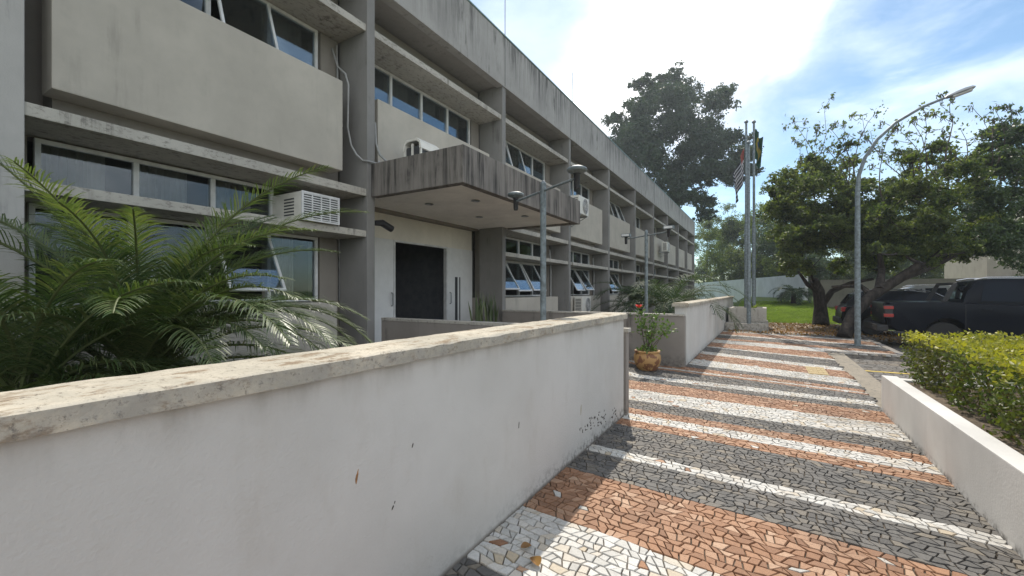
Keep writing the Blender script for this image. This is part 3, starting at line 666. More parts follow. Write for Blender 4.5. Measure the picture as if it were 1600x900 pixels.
# flag planter and flagpoles
t = thing('flagpole_planter', 'stepped stained concrete planter at the foot of the flagpoles', 'planter', (-.6, 19.5, 0))
m = MB(); m.box(-1.34, .12, 18.6, 21.0, -.1, .27); m.build('step', M['oldplanter'], t, bevel=.02)
m = MB(); m.box(-1.25, .06, 19.15, 19.29, .271, .84); m.box(-1.25, .06, 20.7, 20.84, .271, .84); m.box(-1.25, -1.11, 19.29, 20.7, .271, .84); m.box(-.08, .06, 19.29, 20.7, .271, .84); m.build('planter_body', M['oldplanter'], t, bevel=.015)
m = MB(); m.box(-1.11, -.08, 19.29, 20.7, .3, .76); m.build('planter_soil', M['soil'], t)
FP = []
for k, (px, py, z, top, lab) in enumerate(((1170, 503, 16.35, 193, 'front flagpole standing on the step of the stained planter'), (1166, 0, 17.3, 193, 'left flagpole flying the striped flag'), (1178, 0, 17.6, 193, 'right flagpole carrying the green and yellow flag'))):
    p = P(px, 455, z); h = (455-top)/FPX*z+EYE
    if k == 0: h *= .90
    z0 = .27 if k == 0 else .76
    t = thing('flagpole', lab, 'flagpole', (p.x, p.y, z0), 'flagpoles')
    m = MB(); m.tube([(0, 0, 0), (0, 0, (h-z0)*.45), (0, 0, (h-z0)*.46), (0, 0, h-z0)], [.075, .07, .05, .04], 12); m.build('pole', M['post'], t, smooth=True, local=True)
    m = MB(); m.lathe([(.03, 0), (.07, .03), (.08, .07), (.05, .12), (.01, .14)], (0, 0, h-z0), 12); m.build('finial', M['post'], t, smooth=True, local=True)
    FP.append((p, h))
def flag(name, label, p, top, L, W, mats, sel, side, parent_none=True):
    """cloth hanging in folds from the top of a pole: u along the hoist (down), v out to the fly"""
    nu, nv = 34, 40; vs = []; m = MB()
    for i in range(nu+1):
        u = i/nu
        for j in range(nv+1):
            v = j/nv
            ax = side*(.07+.32*W*v*(1-.2*u)+.05*math.sin(v*9+u*2)*v); dz = -u*L-v*W*.72+.05*math.sin(v*7)
            ay = .10*math.sin(v*11+u*1.5)*(.4+v)+.04*math.sin(v*23+u*3)
            q = Vector((CS, SN, 0))*ax+Vector((-SN, CS, 0))*ay
            vs.append((p.x+q.x, p.y+q.y, top+dz))
    for i in range(nu):
        for j in range(nv):
            a = i*(nv+1)+j; m.m.append(sel((i+.5)/nu, (j+.5)/nv)); m.f.append([a, a+1, a+nv+2, a+nv+1])
    m.v = vs
    return tag(m.build(name, mats, smooth=True), label, 'flag')
fk = simple('flag_black', (.045, .045, .05), .8); fw_ = simple('flag_white', (.45, .45, .47), .8); fr_ = simple('flag_red', (.22, .06, .05), .8)
fg = simple('flag_green', (.015, .07, .035), .8); fy = simple('flag_yellow', (.38, .30, .05), .8); fbl = simple('flag_blue', (.02, .04, .22), .8)
flag('striped_flag', 'drooping black and white striped state flag with red canton', FP[1][0], FP[1][1]-1.0, 1.15, 1.55, [fk, fw_, fr_], lambda u, v: 2 if (u < .38 and v < .36) else int(u*13) % 2, -1)
def brsel(u, v):
    du, dv = abs(u-.5)/.42, abs(v-.5)/.42
    if du+dv < 1: return 2 if math.hypot((u-.5)*1.0, (v-.5)*1.4) < .22 else 1
    return 0
flag('national_flag', 'drooping green flag with yellow diamond on the right flagpole', FP[2][0], FP[2][1]-.2, 1.25, .6, [fg, fy, fbl], brsel, 1)

# ------------------------------------------------------------------ foliage tools
def leaves(name, pos, size, mat, parent=None, up=.3, asp=.5, nrm=None, local_off=None, cup=.25):
    """one folded leaf blade (two triangles each side of a midrib) per position"""
    n = len(pos); pos = np.asarray(pos, dtype=np.float64)
    d = rng.normal(size=(n, 3)); d /= np.linalg.norm(d, axis=1)[:, None]
    nn = rng.normal(size=(n, 3)) if nrm is None else nrm+rng.normal(size=(n, 3))*.6
    nn[:, 2] += up; s_ = np.cross(d, nn); s_ /= np.linalg.norm(s_, axis=1)[:, None]+1e-9
    q = np.cross(s_, d)
    sz = size*rng.uniform(.65, 1.35, n)[:, None]
    a = pos-d*sz*.5; b = pos+s_*sz*asp*.5+q*sz*cup*.3; c = pos+d*sz*.5; e = pos-s_*sz*asp*.5+q*sz*cup*.3
    v = np.stack([a, b, c, e], 1).reshape(-1, 3)
    if parent is not None:
        o = wloc(parent); v = v-np.array(o)
    idx = np.arange(n)[:, None]*4; f = np.concatenate([idx, idx+1, idx+2, idx, idx+2, idx+3], 1).reshape(-1)
    me = bpy.data.meshes.new(name); me.vertices.add(len(v)); me.vertices.foreach_set('co', v.reshape(-1).astype(np.float32))
    me.loops.add(len(f)); me.loops.foreach_set('vertex_index', f.astype(np.int32)); nf = len(f)//3
    me.polygons.add(nf); me.polygons.foreach_set('loop_start', (np.arange(nf)*3).astype(np.int32))
    me.update(calc_edges=True); me.validate()
    me.materials.append(mat if not isinstance(mat, list) else mat[0])
    ob = bpy.data.objects.new(name, me); C.objects.link(ob)
    if parent is not None: ob.parent = parent
    return ob
def clump_pts(centres, radii, per, flat=.75, shell=.5):
    out = []
    for c, r, n in zip(centres, radii, per):
        k = max(4, n//26); d = rng.normal(size=(k, 3)); d /= np.linalg.norm(d, axis=1)[:, None]
        sp = d*(rng.uniform(.25, 1.25, k)*r)[:, None]          # twig ends
        near = sp[rng.integers(0, k, n)]
        p = near+rng.normal(size=(n, 3))*r*.17; p[:, 2] *= flat; out.append(np.array(c)[None, :]+p)
    return np.concatenate(out)
def limb(m, a, b, r0, r1, wob=.15, n=6, seg=7):
    a, b = Vector(a), Vector(b); L = (b-a).length; pts = []; rr = []
    o1 = Vector([random.uniform(-1, 1) for _ in range(3)])*L*wob; o2 = Vector([random.uniform(-1, 1) for _ in range(3)])*L*wob*.5
    for i in range(n+1):
        t_ = i/n; pts.append(a.lerp(b, t_)+o1*math.sin(math.pi*t_)*.5+o2*math.sin(2*math.pi*t_)*.5+Vector((0, 0, -.06*L*math.sin(math.pi*t_)))); rr.append(r0+(r1-r0)*t_)
    m.tube(pts, rr, seg); return pts
def tree(name, label, base, trunk_pts, trunk_r, clumps, leaf_n, leaf_size, mat, group, flat=.75, up=.3, cat='tree', shell=.4, asp=.5):
    t = thing(name, label, cat, base, group)
    m = MB(); m.tube(trunk_pts, trunk_r, 12)
    top = Vector(trunk_pts[-1]); r1 = trunk_r[-1]
    order = sorted(clumps, key=lambda c: (Vector(c[:3])-top).length)
    nodes = [(top, r1)]
    for c in order:
        cv = Vector(c[:3]); nd = min(nodes, key=lambda q: (q[0]-cv).length+.0)
        pts = limb(m, nd[0], cv, min(nd[1]*.75, .05+c[3]*.07), .02+c[3]*.006)
        nodes.append((pts[3], nd[1]*.55)); nodes.append((cv, nd[1]*.4))
        for q in range(4):
            e = cv+Vector([random.uniform(-1, 1) for _ in range(3)])*c[3]*.8; limb(m, pts[-2], e, .02+c[3]*.006, .006, seg=4, n=3)
    m.build('trunk', M['bark'], t, smooth=True)
    tot = sum(c[3]**2 for c in clumps)
    pts = clump_pts([c[:3] for c in clumps], [c[3] for c in clumps], [max(8, int(leaf_n*c[3]**2/tot)) for c in clumps], flat, shell)
    leaves('crown', pts, leaf_size, mat, t, up, asp)
    return t
def ell(c, r, n, rmin, rmax, hole=.0):
    o = []
    while len(o) < n:
        d = np.array([random.uniform(-1, 1) for _ in range(3)])
        if hole < np.linalg.norm(d) < 1: o.append((c[0]+d[0]*r[0], c[1]+d[1]*r[1], c[2]+d[2]*r[2], random.uniform(rmin, rmax)))
    return o
# ------------------------------------------------------------------ big tree behind the building
Z = 50
big = []
for (px, py, rp) in ((1040, 145, 34), (1000, 165, 30), (985, 200, 34), (1085, 150, 30), (1125, 160, 24), (1060, 190, 36), (1020, 215, 36), (975, 235, 24), (1100, 200, 34), (1145, 215, 26), (1030, 250, 36),
                     (1075, 240, 36), (1120, 245, 34), (1160, 240, 24), (1055, 280, 34), (1020, 285, 26), (1090, 280, 20), (1150, 270, 22), (1085, 310, 24), (1100, 325, 20), (1060, 315, 26), (1170, 262, 18), (1050, 122, 20), (960, 185, 15), (1000, 130, 16)):
    for q in range(5):
        p = P(px+random.gauss(0, rp*.45), py+random.gauss(0, rp*.30), Z+random.uniform(-5, 5)); big.append((p.x, p.y, p.z, rp/FPX*Z*random.uniform(.42, .72)))
b0 = P(1062, 455, Z); b0.z = 0
tree('large_tree', 'very tall dark spreading tree rising behind the far end of the building', b0, [b0, b0+Vector((0, 0, 7)), b0+Vector((-.5, 0, 12)), b0+Vector((-.8, 0, 16))], [.9, .7, .5, .3], big, 95000, .32, M['leaf_big'], None, .72, .3)
# ------------------------------------------------------------------ tree line beyond the boundary wall
BT = [(1105, 365, 78, 30), (1128, 350, 68, 30), (1160, 345, 64, 30), (1190, 345, 60, 42), (1140, 395, 64, 36), (1178, 395, 56, 36), (1100, 415, 84, 22), (1215, 370, 52, 42), (1235, 345, 60, 34), (1290, 370, 55, 42), (1350, 370, 55, 42), (1420, 365, 52, 46), (1490, 350, 50, 46), (1560, 330, 48, 50), (1640, 320, 45, 50), (1200, 415, 50, 24), (1262, 405, 40, 30), (1315, 405, 41, 30), (1375, 400, 42, 32), (1440, 395, 43, 32), (1225, 415, 43, 24), (1500, 390, 44, 32)]
kinds = ['pale green feathery tree', 'mid green bushy tree', 'dark green dense tree']
refs = ['beyond the white boundary wall beside the building corner', 'behind the far end of the building', 'directly left of the flagpoles', 'directly behind the flagpoles', 'low against the boundary wall near the building', 'low against the boundary wall behind the flagpoles', 'lowest, at the building corner', 'right of the flagpoles', 'seen through the gap right of the flags', 'behind the straight trunked tree', 'behind the street lamp', 'behind the leaning tree', 'above the parked pickup', 'above the pale building on the right', 'at the right edge of the view', 'low right of the flagpoles', 'just behind the straight trunk of the lawn tree', 'low behind the black sport utility car', 'low behind the leaning trunk', 'low behind the pickup bed', 'just above the small date palm', 'low behind the pickup cab']
for k, (px, py, z, rp) in enumerate(BT):
    z *= .95 if k < 16 else 1; c = P(px, py, z); R_ = rp/FPX*z; g = Vector((c.x, c.y, .6))
    kd = (0, 1, 1, 0, 0, 1, 2, 2, 1, 2, 1, 0, 2, 1, 2, 1, 2, 1, 2, 1, 0, 2)[k]
    cl_ = ell((c.x, c.y, c.z-R_*.1), (R_*1.05, R_*.9, R_*1.0), 13, R_*.25, R_*.5)+ell((c.x, c.y, (c.z+.6)/2), (R_*.9, R_*.7, max(1.2, (c.z-.6)/2)), 15, R_*.25, R_*.42)
    tree('bushy_tree', kinds[kd]+' '+refs[k], g, [g, Vector((c.x, c.y, max(1.5, c.z-R_)))], [.22, .14], cl_, 15000, .21, [M['leaf_bright'], M['leaf'], M['leaf_far']][kd], 'trees beyond the boundary wall')
# ------------------------------------------------------------------ boundary wall and pale building behind
t = thing('boundary_wall', 'long plain white boundary wall behind the lawn, left of the flagpoles', 'wall', (0, 50, 0))
m = MB(); pa, pb = Vector((-13, 84)), Vector((2.6, 37.5)); d = (pb-pa).normalized(); nrm = Vector((-d.y, d.x))*.1
m.add([(pa.x+nrm.x, pa.y+nrm.y, .3), (pb.x+nrm.x, pb.y+nrm.y, .3), (pb.x-nrm.x, pb.y-nrm.y, .3), (pa.x-nrm.x, pa.y-nrm.y, .3), (pa.x+nrm.x, pa.y+nrm.y, 2.75), (pb.x+nrm.x, pb.y+nrm.y, 2.75), (pb.x-nrm.x, pb.y-nrm.y, 2.75), (pa.x-nrm.x, pa.y-nrm.y, 2.75)], [(3, 2, 1, 0), (4, 5, 6, 7), (0, 1, 5, 4), (1, 2, 6, 5), (2, 3, 7, 6), (3, 0, 4, 7)])
m.build('wall_body', M['backwall'], t)
t = thing('pale_annex_building', 'plain pale building partly hidden by foliage behind the pickup', 'building', (22, 34, 0))
m = MB(); m.box(10.5, 34, 33.5, 40, -.2, 4.3); m.build('wall', plaster('annex_render', (.40, .36, .30), amt=.5, bumps=.2), t)
m = MB(); m.box(10.3, 34.2, 33.3, 40.2, 4.3, 4.5); m.build('roof', M['concrete'], t)
for x in (14, 18, 22.5):
    m = MB(); m.box(x, x+1.5, 33.44, 33.52, 2.6, 3.3); m.build('window', M['acdark'], t)
t = thing('low_wall', 'low dark wall behind the small palm and parked cars', 'wall', (8, 33, 0))
m = MB(); m.box(3.0, 14, 32.6, 32.8, -.1, 2.2); m.build('wall_body', plaster('dark_low_wall', (.22, .20, .17), amt=.6), t)
# ------------------------------------------------------------------ the parking-bay trees
def seed_twigs(t, tips, n, name='twig'):
    m = MB(); pos = []
    for (px, py, z) in tips:
        top = P(px, py, z); base = P(px+random.uniform(-75, 75), py+random.uniform(75, 130), z+random.uniform(-1, 1))
        pts = limb(m, base, top, .028, .006, .22, 5, 5)
        for q in range(46): e = pts[random.choice((1, 2, 3, 4, 5))]; pos.append(e+Vector((random.gauss(0, .16), random.gauss(0, .16), random.gauss(0, .14))))
        for k in range(n):
            a = pts[random.choice((2, 3, 4, 5))]; b = a+Vector((random.uniform(-.5, .5), random.uniform(-.5, .5), random.uniform(.0, .5)))
            limb(m, a, b, .012, .006, .1, 2, 4)
            for q in range(3):
                s0 = b+Vector((random.uniform(-.06, .06), random.uniform(-.06, .06), 0)); m.tube([s0, s0+Vector((random.uniform(-.05, .05), random.uniform(-.05, .05), -.12)), s0+Vector((random.uniform(-.07, .07), random.uniform(-.07, .07), -.24))], [.006, .014, .004], 4)
            for q in range(9): pos.append(b+Vector((random.gauss(0, .07), random.gauss(0, .07), random.gauss(-.05, .07))))
    m.build(name, M['twig'], t)
    return pos
def pxclumps(L_, z0, dz, k=4):
    o = []
    for (px, py, rp) in L_:
        for q in range(k):
            z = z0+random.uniform(-dz, dz); p = P(px+random.gauss(0, rp*.4), py+random.gauss(0, rp*.4), z); o.append((p.x, p.y, p.z, rp/FPX*z*random.uniform(.55, .9)))
    return o
t1b = Vector((2.14, 23.3, -.02)); z1 = 19.3
T1 = pxclumps([(1225, 330, 20), (1245, 290, 24), (1240, 370, 26), (1230, 405, 18), (1270, 330, 26), (1275, 380, 26), (1290, 270, 22), (1310, 320, 28), (1315, 370, 26), (1350, 330, 28), (1345, 290, 20), (1350, 385, 22), (1260, 415, 14), (1310, 410, 16), (1375, 350, 24), (1215, 300, 16), (1255, 250, 16), (1330, 250, 14), (1300, 290, 24), (1380, 320, 22), (1225, 370, 22), (1370, 400, 18), (1265, 275, 20)], z1, 3.2)+pxclumps([(1222, 320, 24), (1240, 350, 26), (1262, 300, 26), (1235, 285, 20), (1285, 350, 26), (1320, 300, 24), (1250, 385, 18)], z1-1.6, 2.0, 3)
k1 = [t1b, P(1282, 480, z1), P(1279, 455, z1), P(1272, 438, z1-.2)]
tr1 = tree('parking_tree', 'leafy tree with straight dark trunk at the edge of the lawn', t1b, k1, [.34, .25, .23, .17], T1 , 68000, .13, M['leaf'], 'spreading trees by the parking bays', .7, .6)
pos = seed_twigs(tr1, [(1240, 190, 18.5), (1262, 200, 20), (1288, 170, 19), (1297, 200, 18), (1318, 195, 19), (1347, 180, 19), (1360, 205, 20), (1372, 172, 18), (1275, 215, 17.6), (1334, 215, 20), (1250, 225, 19)], 6)
leaves('sprig_leaves', np.array([tuple(p) for p in pos]), .15, M['leaf'], tr1)
m = MB(); m.tube([k1[1], P(1300, 455, z1-.3), P(1330, 442, z1-.8), P(1365, 436, z1-1.2)], [.15, .12, .09, .05], 8); m.tube([k1[2], P(1262, 445, z1), P(1248, 425, z1-.3)], [.12, .09, .05], 8)
m.build('limb', M['bark'], tr1, smooth=True)
t2b = Vector((2.2, 17.4, -.02)); z2 = 15
T2 = pxclumps([(1390, 360, 26), (1400, 320, 28), (1430, 285, 26), (1440, 340, 30), (1450, 390, 24), (1470, 260, 26), (1480, 310, 30), (1490, 365, 28), (1405, 400, 20), (1420, 240, 20), (1510, 250, 24), (1520, 300, 28), (1530, 350, 26), (1365, 400, 16), (1460, 225, 16), (1415, 370, 24), (1465, 345, 24), (1510, 390, 22), (1380, 330, 22), (1400, 290, 20), (1445, 310, 22)], z2+1.6, 3.2)
k2 = [t2b, Vector((2.55, 18.15, .75)), Vector((3.1, 18.6, 1.35)), Vector((3.9, 18.9, 1.95)), Vector((4.4, 18.8, 2.4))]
tr2 = tree('parking_tree', 'leaning tree whose dark trunk slants behind the pickup', t2b, k2, [.21, .18, .17, .15, .12], T2, 52000, .115, M['leaf'], 'spreading trees by the parking bays', .7, .6)
pos = seed_twigs(tr2, [(1402, 200, 15), (1425, 190, 14.5), (1445, 175, 15), (1470, 165, 15.5), (1385, 220, 14), (1500, 200, 15), (1535, 185, 15)], 6)
leaves('sprig_leaves', np.array([tuple(p) for p in pos]), .13, M['leaf'], tr2)
m = MB(); m.tube([k2[2], P(1345, 447, z2+.2), P(1300, 448, z2+.3)], [.13, .08, .04], 8); m.tube([k2[2]+Vector((.2, 0, .2)), P(1378, 420, z2), P(1372, 385, z2)], [.14, .10, .06], 8); m.tube([k2[3], P(1460, 415, z2), P(1500, 395, z2-.3)], [.15, .10, .06], 8)
m.build('limb', M['bark'], tr2, smooth=True)
t3b = P(1690, 455, 17); t3b.z = -.1
T3 = pxclumps([(1555, 210, 26), (1585, 250, 30), (1570, 300, 32), (1600, 340, 34), (1560, 350, 26), (1620, 280, 36), (1640, 220, 36), (1580, 390, 26), (1540, 390, 20), (1650, 330, 40), (1620, 400, 28), (1545, 250, 22), (1590, 205, 20), (1680, 260, 40), (1545, 320, 26), (1600, 250, 26), (1540, 370, 24)], 17.5, 3.2)
tr3 = tree('parking_tree', 'dense dark tree filling the right edge above the pickup cab', t3b, [t3b, t3b+Vector((-.1, 0, 2)), t3b+Vector((-.6, 0, 3.6))], [.3, .25, .18], T3, 52000, .125, M['leaf_far'], 'spreading trees by the parking bays', .7, .6)
pos = seed_twigs(tr3, [(1553, 168, 16), (1580, 172, 16), (1566, 185, 17), (1595, 195, 17)], 6)
leaves('sprig_leaves', np.array([tuple(p) for p in pos]), .15, M['leaf_far'], tr3)

# ------------------------------------------------------------------ palms
def frond(rm, LV, base, az, el0, L, droop, leaflet=.42, n=44, wid=.024, hang=.35, side_open=.8):
    """rachis curve from base; leaflets in V on both sides"""
    pts = []; p = Vector(base); el = el0; step = L/22
    for i in range(23):
        pts.append(p.copy()); d = Vector((math.cos(el)*math.sin(az), math.cos(el)*math.cos(az), math.sin(el))); p = p+d*step; el -= droop/22*(1+.8*i/22)
    rm.tube(pts, [.013*(1-.8*i/22)+.002 for i in range(23)], 5)
    for k in range(n):
        tt = .16+.84*(k+.5)/n; i = min(21, int(tt*22)); fr = tt*22-i; c = pts[i].lerp(pts[i+1], fr); tg = (pts[i+1]-pts[i]).normalized()
        sd_ = tg.cross(Vector((0, 0, 1)))
        if sd_.length < .05: sd_ = Vector((math.cos(az), -math.sin(az), 0))
        sd_.normalize(); upv = sd_.cross(tg).normalized()
        ll = leaflet*(math.sin(math.pi*min(1, (tt*.86+.12)))**.6)*random.uniform(.8, 1.1)
        for s in (-1, 1):
            d = (sd_*s*side_open+tg*(.55+.5*tt)+upv*.3+Vector([random.gauss(0, .08) for _ in range(3)])).normalized()
            a = c; w0 = wid*random.uniform(.8, 1.2); vs = []; q = a.copy(); dd = d.copy(); segs = 4
            for j in range(segs+1):
                wv = dd.cross(upv); wv = wv.normalized() if wv.length > .01 else tg
                ww = w0*(.45+.9*j/segs if j < 2 else 1.05*(1-(j-1)/(segs-1)))*.5+.0006
                vs += [tuple(q-wv*ww), tuple(q+wv*ww)]; q = q+dd*ll/segs; dd = (dd+Vector((0, 0, -hang*(.4+.6*j/segs)*random.uniform(.6, 1.4)))).normalized()
            LV.add(vs, [(2*j, 2*j+1, 2*j+3, 2*j+2) for j in range(segs)])
def palm(label, base, fr, stems=1, mat='palm', group='feathery palms', leaflet=.42, n=44, name='feather_palm', trunk_h=.4, wid=.024, hang=.35, tr=.07):
    t = thing(name, label, 'palm', base, group); base = Vector(base)
    m = MB(); m.tube([base, base+Vector((0, 0, trunk_h*.5)), base+Vector((0, 0, trunk_h))], [tr*1.2, tr, tr*.9], 10); m.build('trunk', M['bark'], t, smooth=True)
    rm, LV = MB(), MB()
    for (az, el, L, dr) in fr: frond(rm, LV, base+Vector((random.uniform(-.04, .04), random.uniform(-.04, .04), trunk_h-.05)), R(az), R(el), L, R(dr), leaflet, n, wid, hang)
    rm.build('frond_stalks', M['stemgreen'], t, smooth=True)
    LV.build('fronds', M[mat], t)
    return t
# azimuth 0 = +Y, 90 = +X ; image right is roughly az 60
def sect(a0, a1, n, el, L, dr, je=10, jl=.2):
    return [(a0+(a1-a0)*(k+.5)/n+random.uniform(-9, 9), el+random.uniform(-je, je), L*random.uniform(1-jl, 1+jl), dr+random.uniform(-18, 18)) for k in range(n)]
pA = P(215, 455, 3.5); pA.z = 0
palm('large feathery palm spreading in front of the ground floor windows', pA, sect(0, 360, 16, 77, 2.2, 55)+sect(0, 360, 15, 56, 2.0, 74)+sect(30, 110, 6, 62, 2.0, 76)+sect(0, 360, 8, 20, 1.6, 55)+[(62, 45, 2.0, 60), (58, 30, 1.95, 55), (66, 55, 2.1, 85), (50, 20, 1.8, 45), (70, 38, 2.0, 60), (48, 72, 2.1, 60), (64, 76, 2.2, 62), (350, 78, 2.2, 45), (318, 66, 2.0, 50), (20, 80, 1.75, 40), (75, 66, 1.9, 60)], trunk_h=.75, n=84, hang=.42, leaflet=.33, wid=.0115)
pB = P(40, 455, 2.9); pB.z = 0
palm('nearer feathery palm whose fronds hang at the left edge of the view', pB, sect(0, 360, 14, 74, 1.6, 72)+sect(0, 360, 12, 40, 1.4, 95)+[(60, 50, 1.4, 110), (52, 58, 1.4, 105), (75, 40, 1.2, 100)], trunk_h=.72, n=80, hang=.5, leaflet=.32, wid=.0125)
pC = P(330, 455, 4.3); pC.z = 0
palm('smaller dark palm behind the large palm, close to the building', pC, sect(0, 360, 12, 50, 1.5, 85)+[(60, 28, 1.9, 50), (64, 18, 1.8, 40)], trunk_h=.3, n=64, wid=.016)
for k, (px, z, L, lab, mt) in enumerate(((1045, 14.5, 2.9, 'dark feathery palm between the far lamp post and the white wall', 'palm_dark'), (1000, 16.0, 2.5, 'small dark palm behind the red flowering pot', 'palm_dark'), (1066, 19, 2.0, 'dark palm against the far bays of the building', 'palm_dark'))):
    b = P(px, 455, z); b.z = 0
    palm(lab, b, sect(0, 360, 12, 62, L, 95)+sect(0, 360, 9, 38, L*.9, 80), mat=mt, leaflet=.5, n=34, trunk_h=.8, wid=.035)
b = P(1240, 455, 29); b.z = .25
palm('small date palm with a leaning trunk on the sunny lawn', b, sect(0, 360, 14, 50, 1.7, 100)+sect(0, 360, 10, 20, 1.5, 80), mat='palm_dark', leaflet=.5, n=24, trunk_h=1.1, wid=.05, tr=.16, name='date_palm')

# ------------------------------------------------------------------ hedge
def hedge():
    t = thing('hedge', 'clipped hedge with lime yellow tops behind the white planter wall', 'hedge', (3, 4, .3))
    def blk(x0, x1, y0, y1, z0, z1, n, bump=.06):
        A = []
        # surfaces: top, west, north, south, interior
        areas = [((x1-x0)*(y1-y0), 'T'), ((y1-y0)*(z1-z0)*1.3, 'W'), ((x1-x0)*(z1-z0), 'N'), ((x1-x0)*(z1-z0)*.5, 'S')]
        tot = sum(a for a, _ in areas)
        for a, kk in areas:
            k = int(n*a/tot); u = rng.random(k); v = rng.random(k); dd = np.abs(rng.normal(size=k))*.07
            if kk == 'T': p = np.stack([x0+u*(x1-x0), y0+v*(y1-y0), z1-dd], 1)
            elif kk == 'W': p = np.stack([x0+dd*1.3, y0+u*(y1-y0), z0+v*(z1-z0)], 1)
            elif kk == 'N': p = np.stack([x0+u*(x1-x0), y1-dd, z0+v*(z1-z0)], 1)
            else: p = np.stack([x0+u*(x1-x0), y0+dd, z0+v*(z1-z0)], 1)
            q = .5*np.sin(p[:, 0]*7+p[:, 2]*5)+.5*np.sin(p[:, 1]*6.1+p[:, 2]*4.3+p[:, 0]*2)+.5*np.sin(p[:, 1]*15+p[:, 0]*13)
            if kk == 'T': p[:, 2] += q*.045
            elif kk == 'W': p[:, 0] += -q*.09+.06
            elif kk == 'N': p[:, 1] += q*.05
            A.append(p)
        return np.concatenate(A)
    pts = np.concatenate([blk(1.53, 6.5, 5.0, 7.42, .40, .96, 32000), blk(1.44, 6.5, .8, 4.62, .41, 1.0, 36000)])
    pts += rng.normal(size=pts.shape)*.018
    top = pts[:, 2] > .875+.05*np.sin(pts[:, 0]*5)+.04*np.sin(pts[:, 1]*7)-.05*rng.random(len(pts))**2
    leaves('foliage', pts[~top], .042, M['hedge'], t, .4, .55); leaves('new_growth', pts[top], .045, M['hedge_top'], t, .7, .5)
    # shoots standing above the clipped top
    m = MB()
    for k in range(420):
        x = random.uniform(1.7, 5.5); y = random.choice((random.uniform(1.2, 4.6), random.uniform(5.2, 7.1)))
        z = random.uniform(.38, .44); pt = Vector((x, y, z)); 
        m.tube([pt, pt+Vector((random.uniform(-.12, .12), random.uniform(-.12, .12), .3)), pt+Vector((random.uniform(-.18, .18), random.uniform(-.18, .18), .52))], [.008, .006, .002], 4)
    m.build('stems', M['twig'], t)
hedge()
# ------------------------------------------------------------------ pots
t = thing('flower_pot', 'round yellow ochre pot with worn paint beside the cross wall', 'plant pot', (-1.93, 8.35, .0))
pm_ = Mt('ochre_glaze', .6); pm_.col(pm_.mix(pm_.rng(pm_.noise(6, det=3), .52, .56), (.42, .25, .10), (.20, .09, .045))); 
m = MB(); m.lathe([(.14, 0), (.17, .01), (.22, .10), (.25, .20), (.245, .28), (.215, .33), (.235, .345), (.235, .375), (.205, .375), (.20, .33)], (0, 0, 0), 32); m.build('pot', pm_.m, t, smooth=True, local=True)
t2 = thing('flowering_shrub', 'leafy shrub with one red flower growing in the ochre pot', 'plant', (-1.93, 8.35, .33))
m = MB(); bs = Vector((-1.93, 8.35, .33)); tips = []
for (dx, dy, dz) in ((-.16, .0, .74), (-.12, .05, .45), (.10, 0, .70), (.16, -.03, .45), (.28, .02, .42), (.38, .05, .50), (.0, .08, .35), (-.02, -.1, .55), (.2, -.08, .6), (.05, 0, .3)):
    e = bs+Vector((dx, dy, dz)); limb(m, bs, e, .009, .004, .1, 5, 5); tips.append(e)
m.build('stems', M['twig'], t2)
pp = []
for e in tips: pp.append(np.array(e)[None, :]+rng.normal(size=(48, 3))*np.array([.062, .062, .07]))
pp.append(np.array(bs)[None, :]+np.array([0, 0, .06])+rng.normal(size=(110, 3))*np.array([.1, .1, .035]))
leaves('leaves', np.concatenate(pp), .06, leafmat('hibiscus_leaf', [(.04, .085, .02), (.07, .13, .03), (.11, .17, .04)], .3), t2, .6, .7)
redm = simple('red_petal', (.75, .05, .03), .5)
m = MB()
for k in range(5):
    a = k*2*math.pi/5; c = bs+Vector((-.16, 0, .84)); u = Vector((math.cos(a), math.sin(a), .9)).normalized(); s_ = Vector((-math.sin(a), math.cos(a), 0))
    m.add([c, c+u*.05-s_*.032, c+u*.10-s_*.02+Vector((0, 0, .005)), c+u*.10+s_*.02, c+u*.05+s_*.032], [(0, 1, 2, 3, 4)])
m.build('flower', redm, t2)
t = thing('planter_pot', 'dark rectangular pot of spiky plants right of the entrance door', 'plant pot', (-5.5, 8.15, .4))
m = MB(); m.box(-.2, .2, -.45, .45, 0, .36); m.build('pot', M['oldplanter'], t, bevel=.02, local=True)
t = thing('snake_plant', 'upright spiky sword leaved plants in the pot by the door', 'plant', (-5.5, 8.15, .74))
m = MB()
for k in range(46):
    x, y = random.uniform(-.15, .15), random.uniform(-.4, .4); h = random.uniform(.4, .8); lx, ly = random.gauss(0, .06), random.gauss(0, .09); a = random.uniform(0, 3.14); wx, wy = .022*math.cos(a), .022*math.sin(a)
    m.add([(x-wx*.7, y-wy*.7, 0), (x+wx*.7, y+wy*.7, 0), (x+lx*.4-wx, y+ly*.4-wy, h*.5), (x+lx*.4+wx, y+ly*.4+wy, h*.5), (x+lx, y+ly, h)], [(0, 1, 3, 2), (2, 3, 4)])
m.build('leaves', leafmat('sword_leaf', [(.05, .08, .035), (.09, .13, .06), (.14, .16, .08)], .15), t, local=True)
# small cactus-like plant in the flagpole planter
t = thing('planter_succulent', 'small pale leafed plant at the right corner of the flagpole planter', 'plant', (-.35, 19.6, .76))
m = MB()
for k in range(14):
    a = random.uniform(0, 6.28); u = Vector((math.cos(a), math.sin(a), random.uniform(.6, 1.6))).normalized(); s_ = Vector((-math.sin(a), math.cos(a), 0))*.03; m.add([-s_, s_, u*.2+s_*1.2, u*.2-s_*1.2, u*.36], [(0, 1, 2, 3), (3, 2, 4)])
m.build('leaves', M['leaf_bright'], t, local=True)

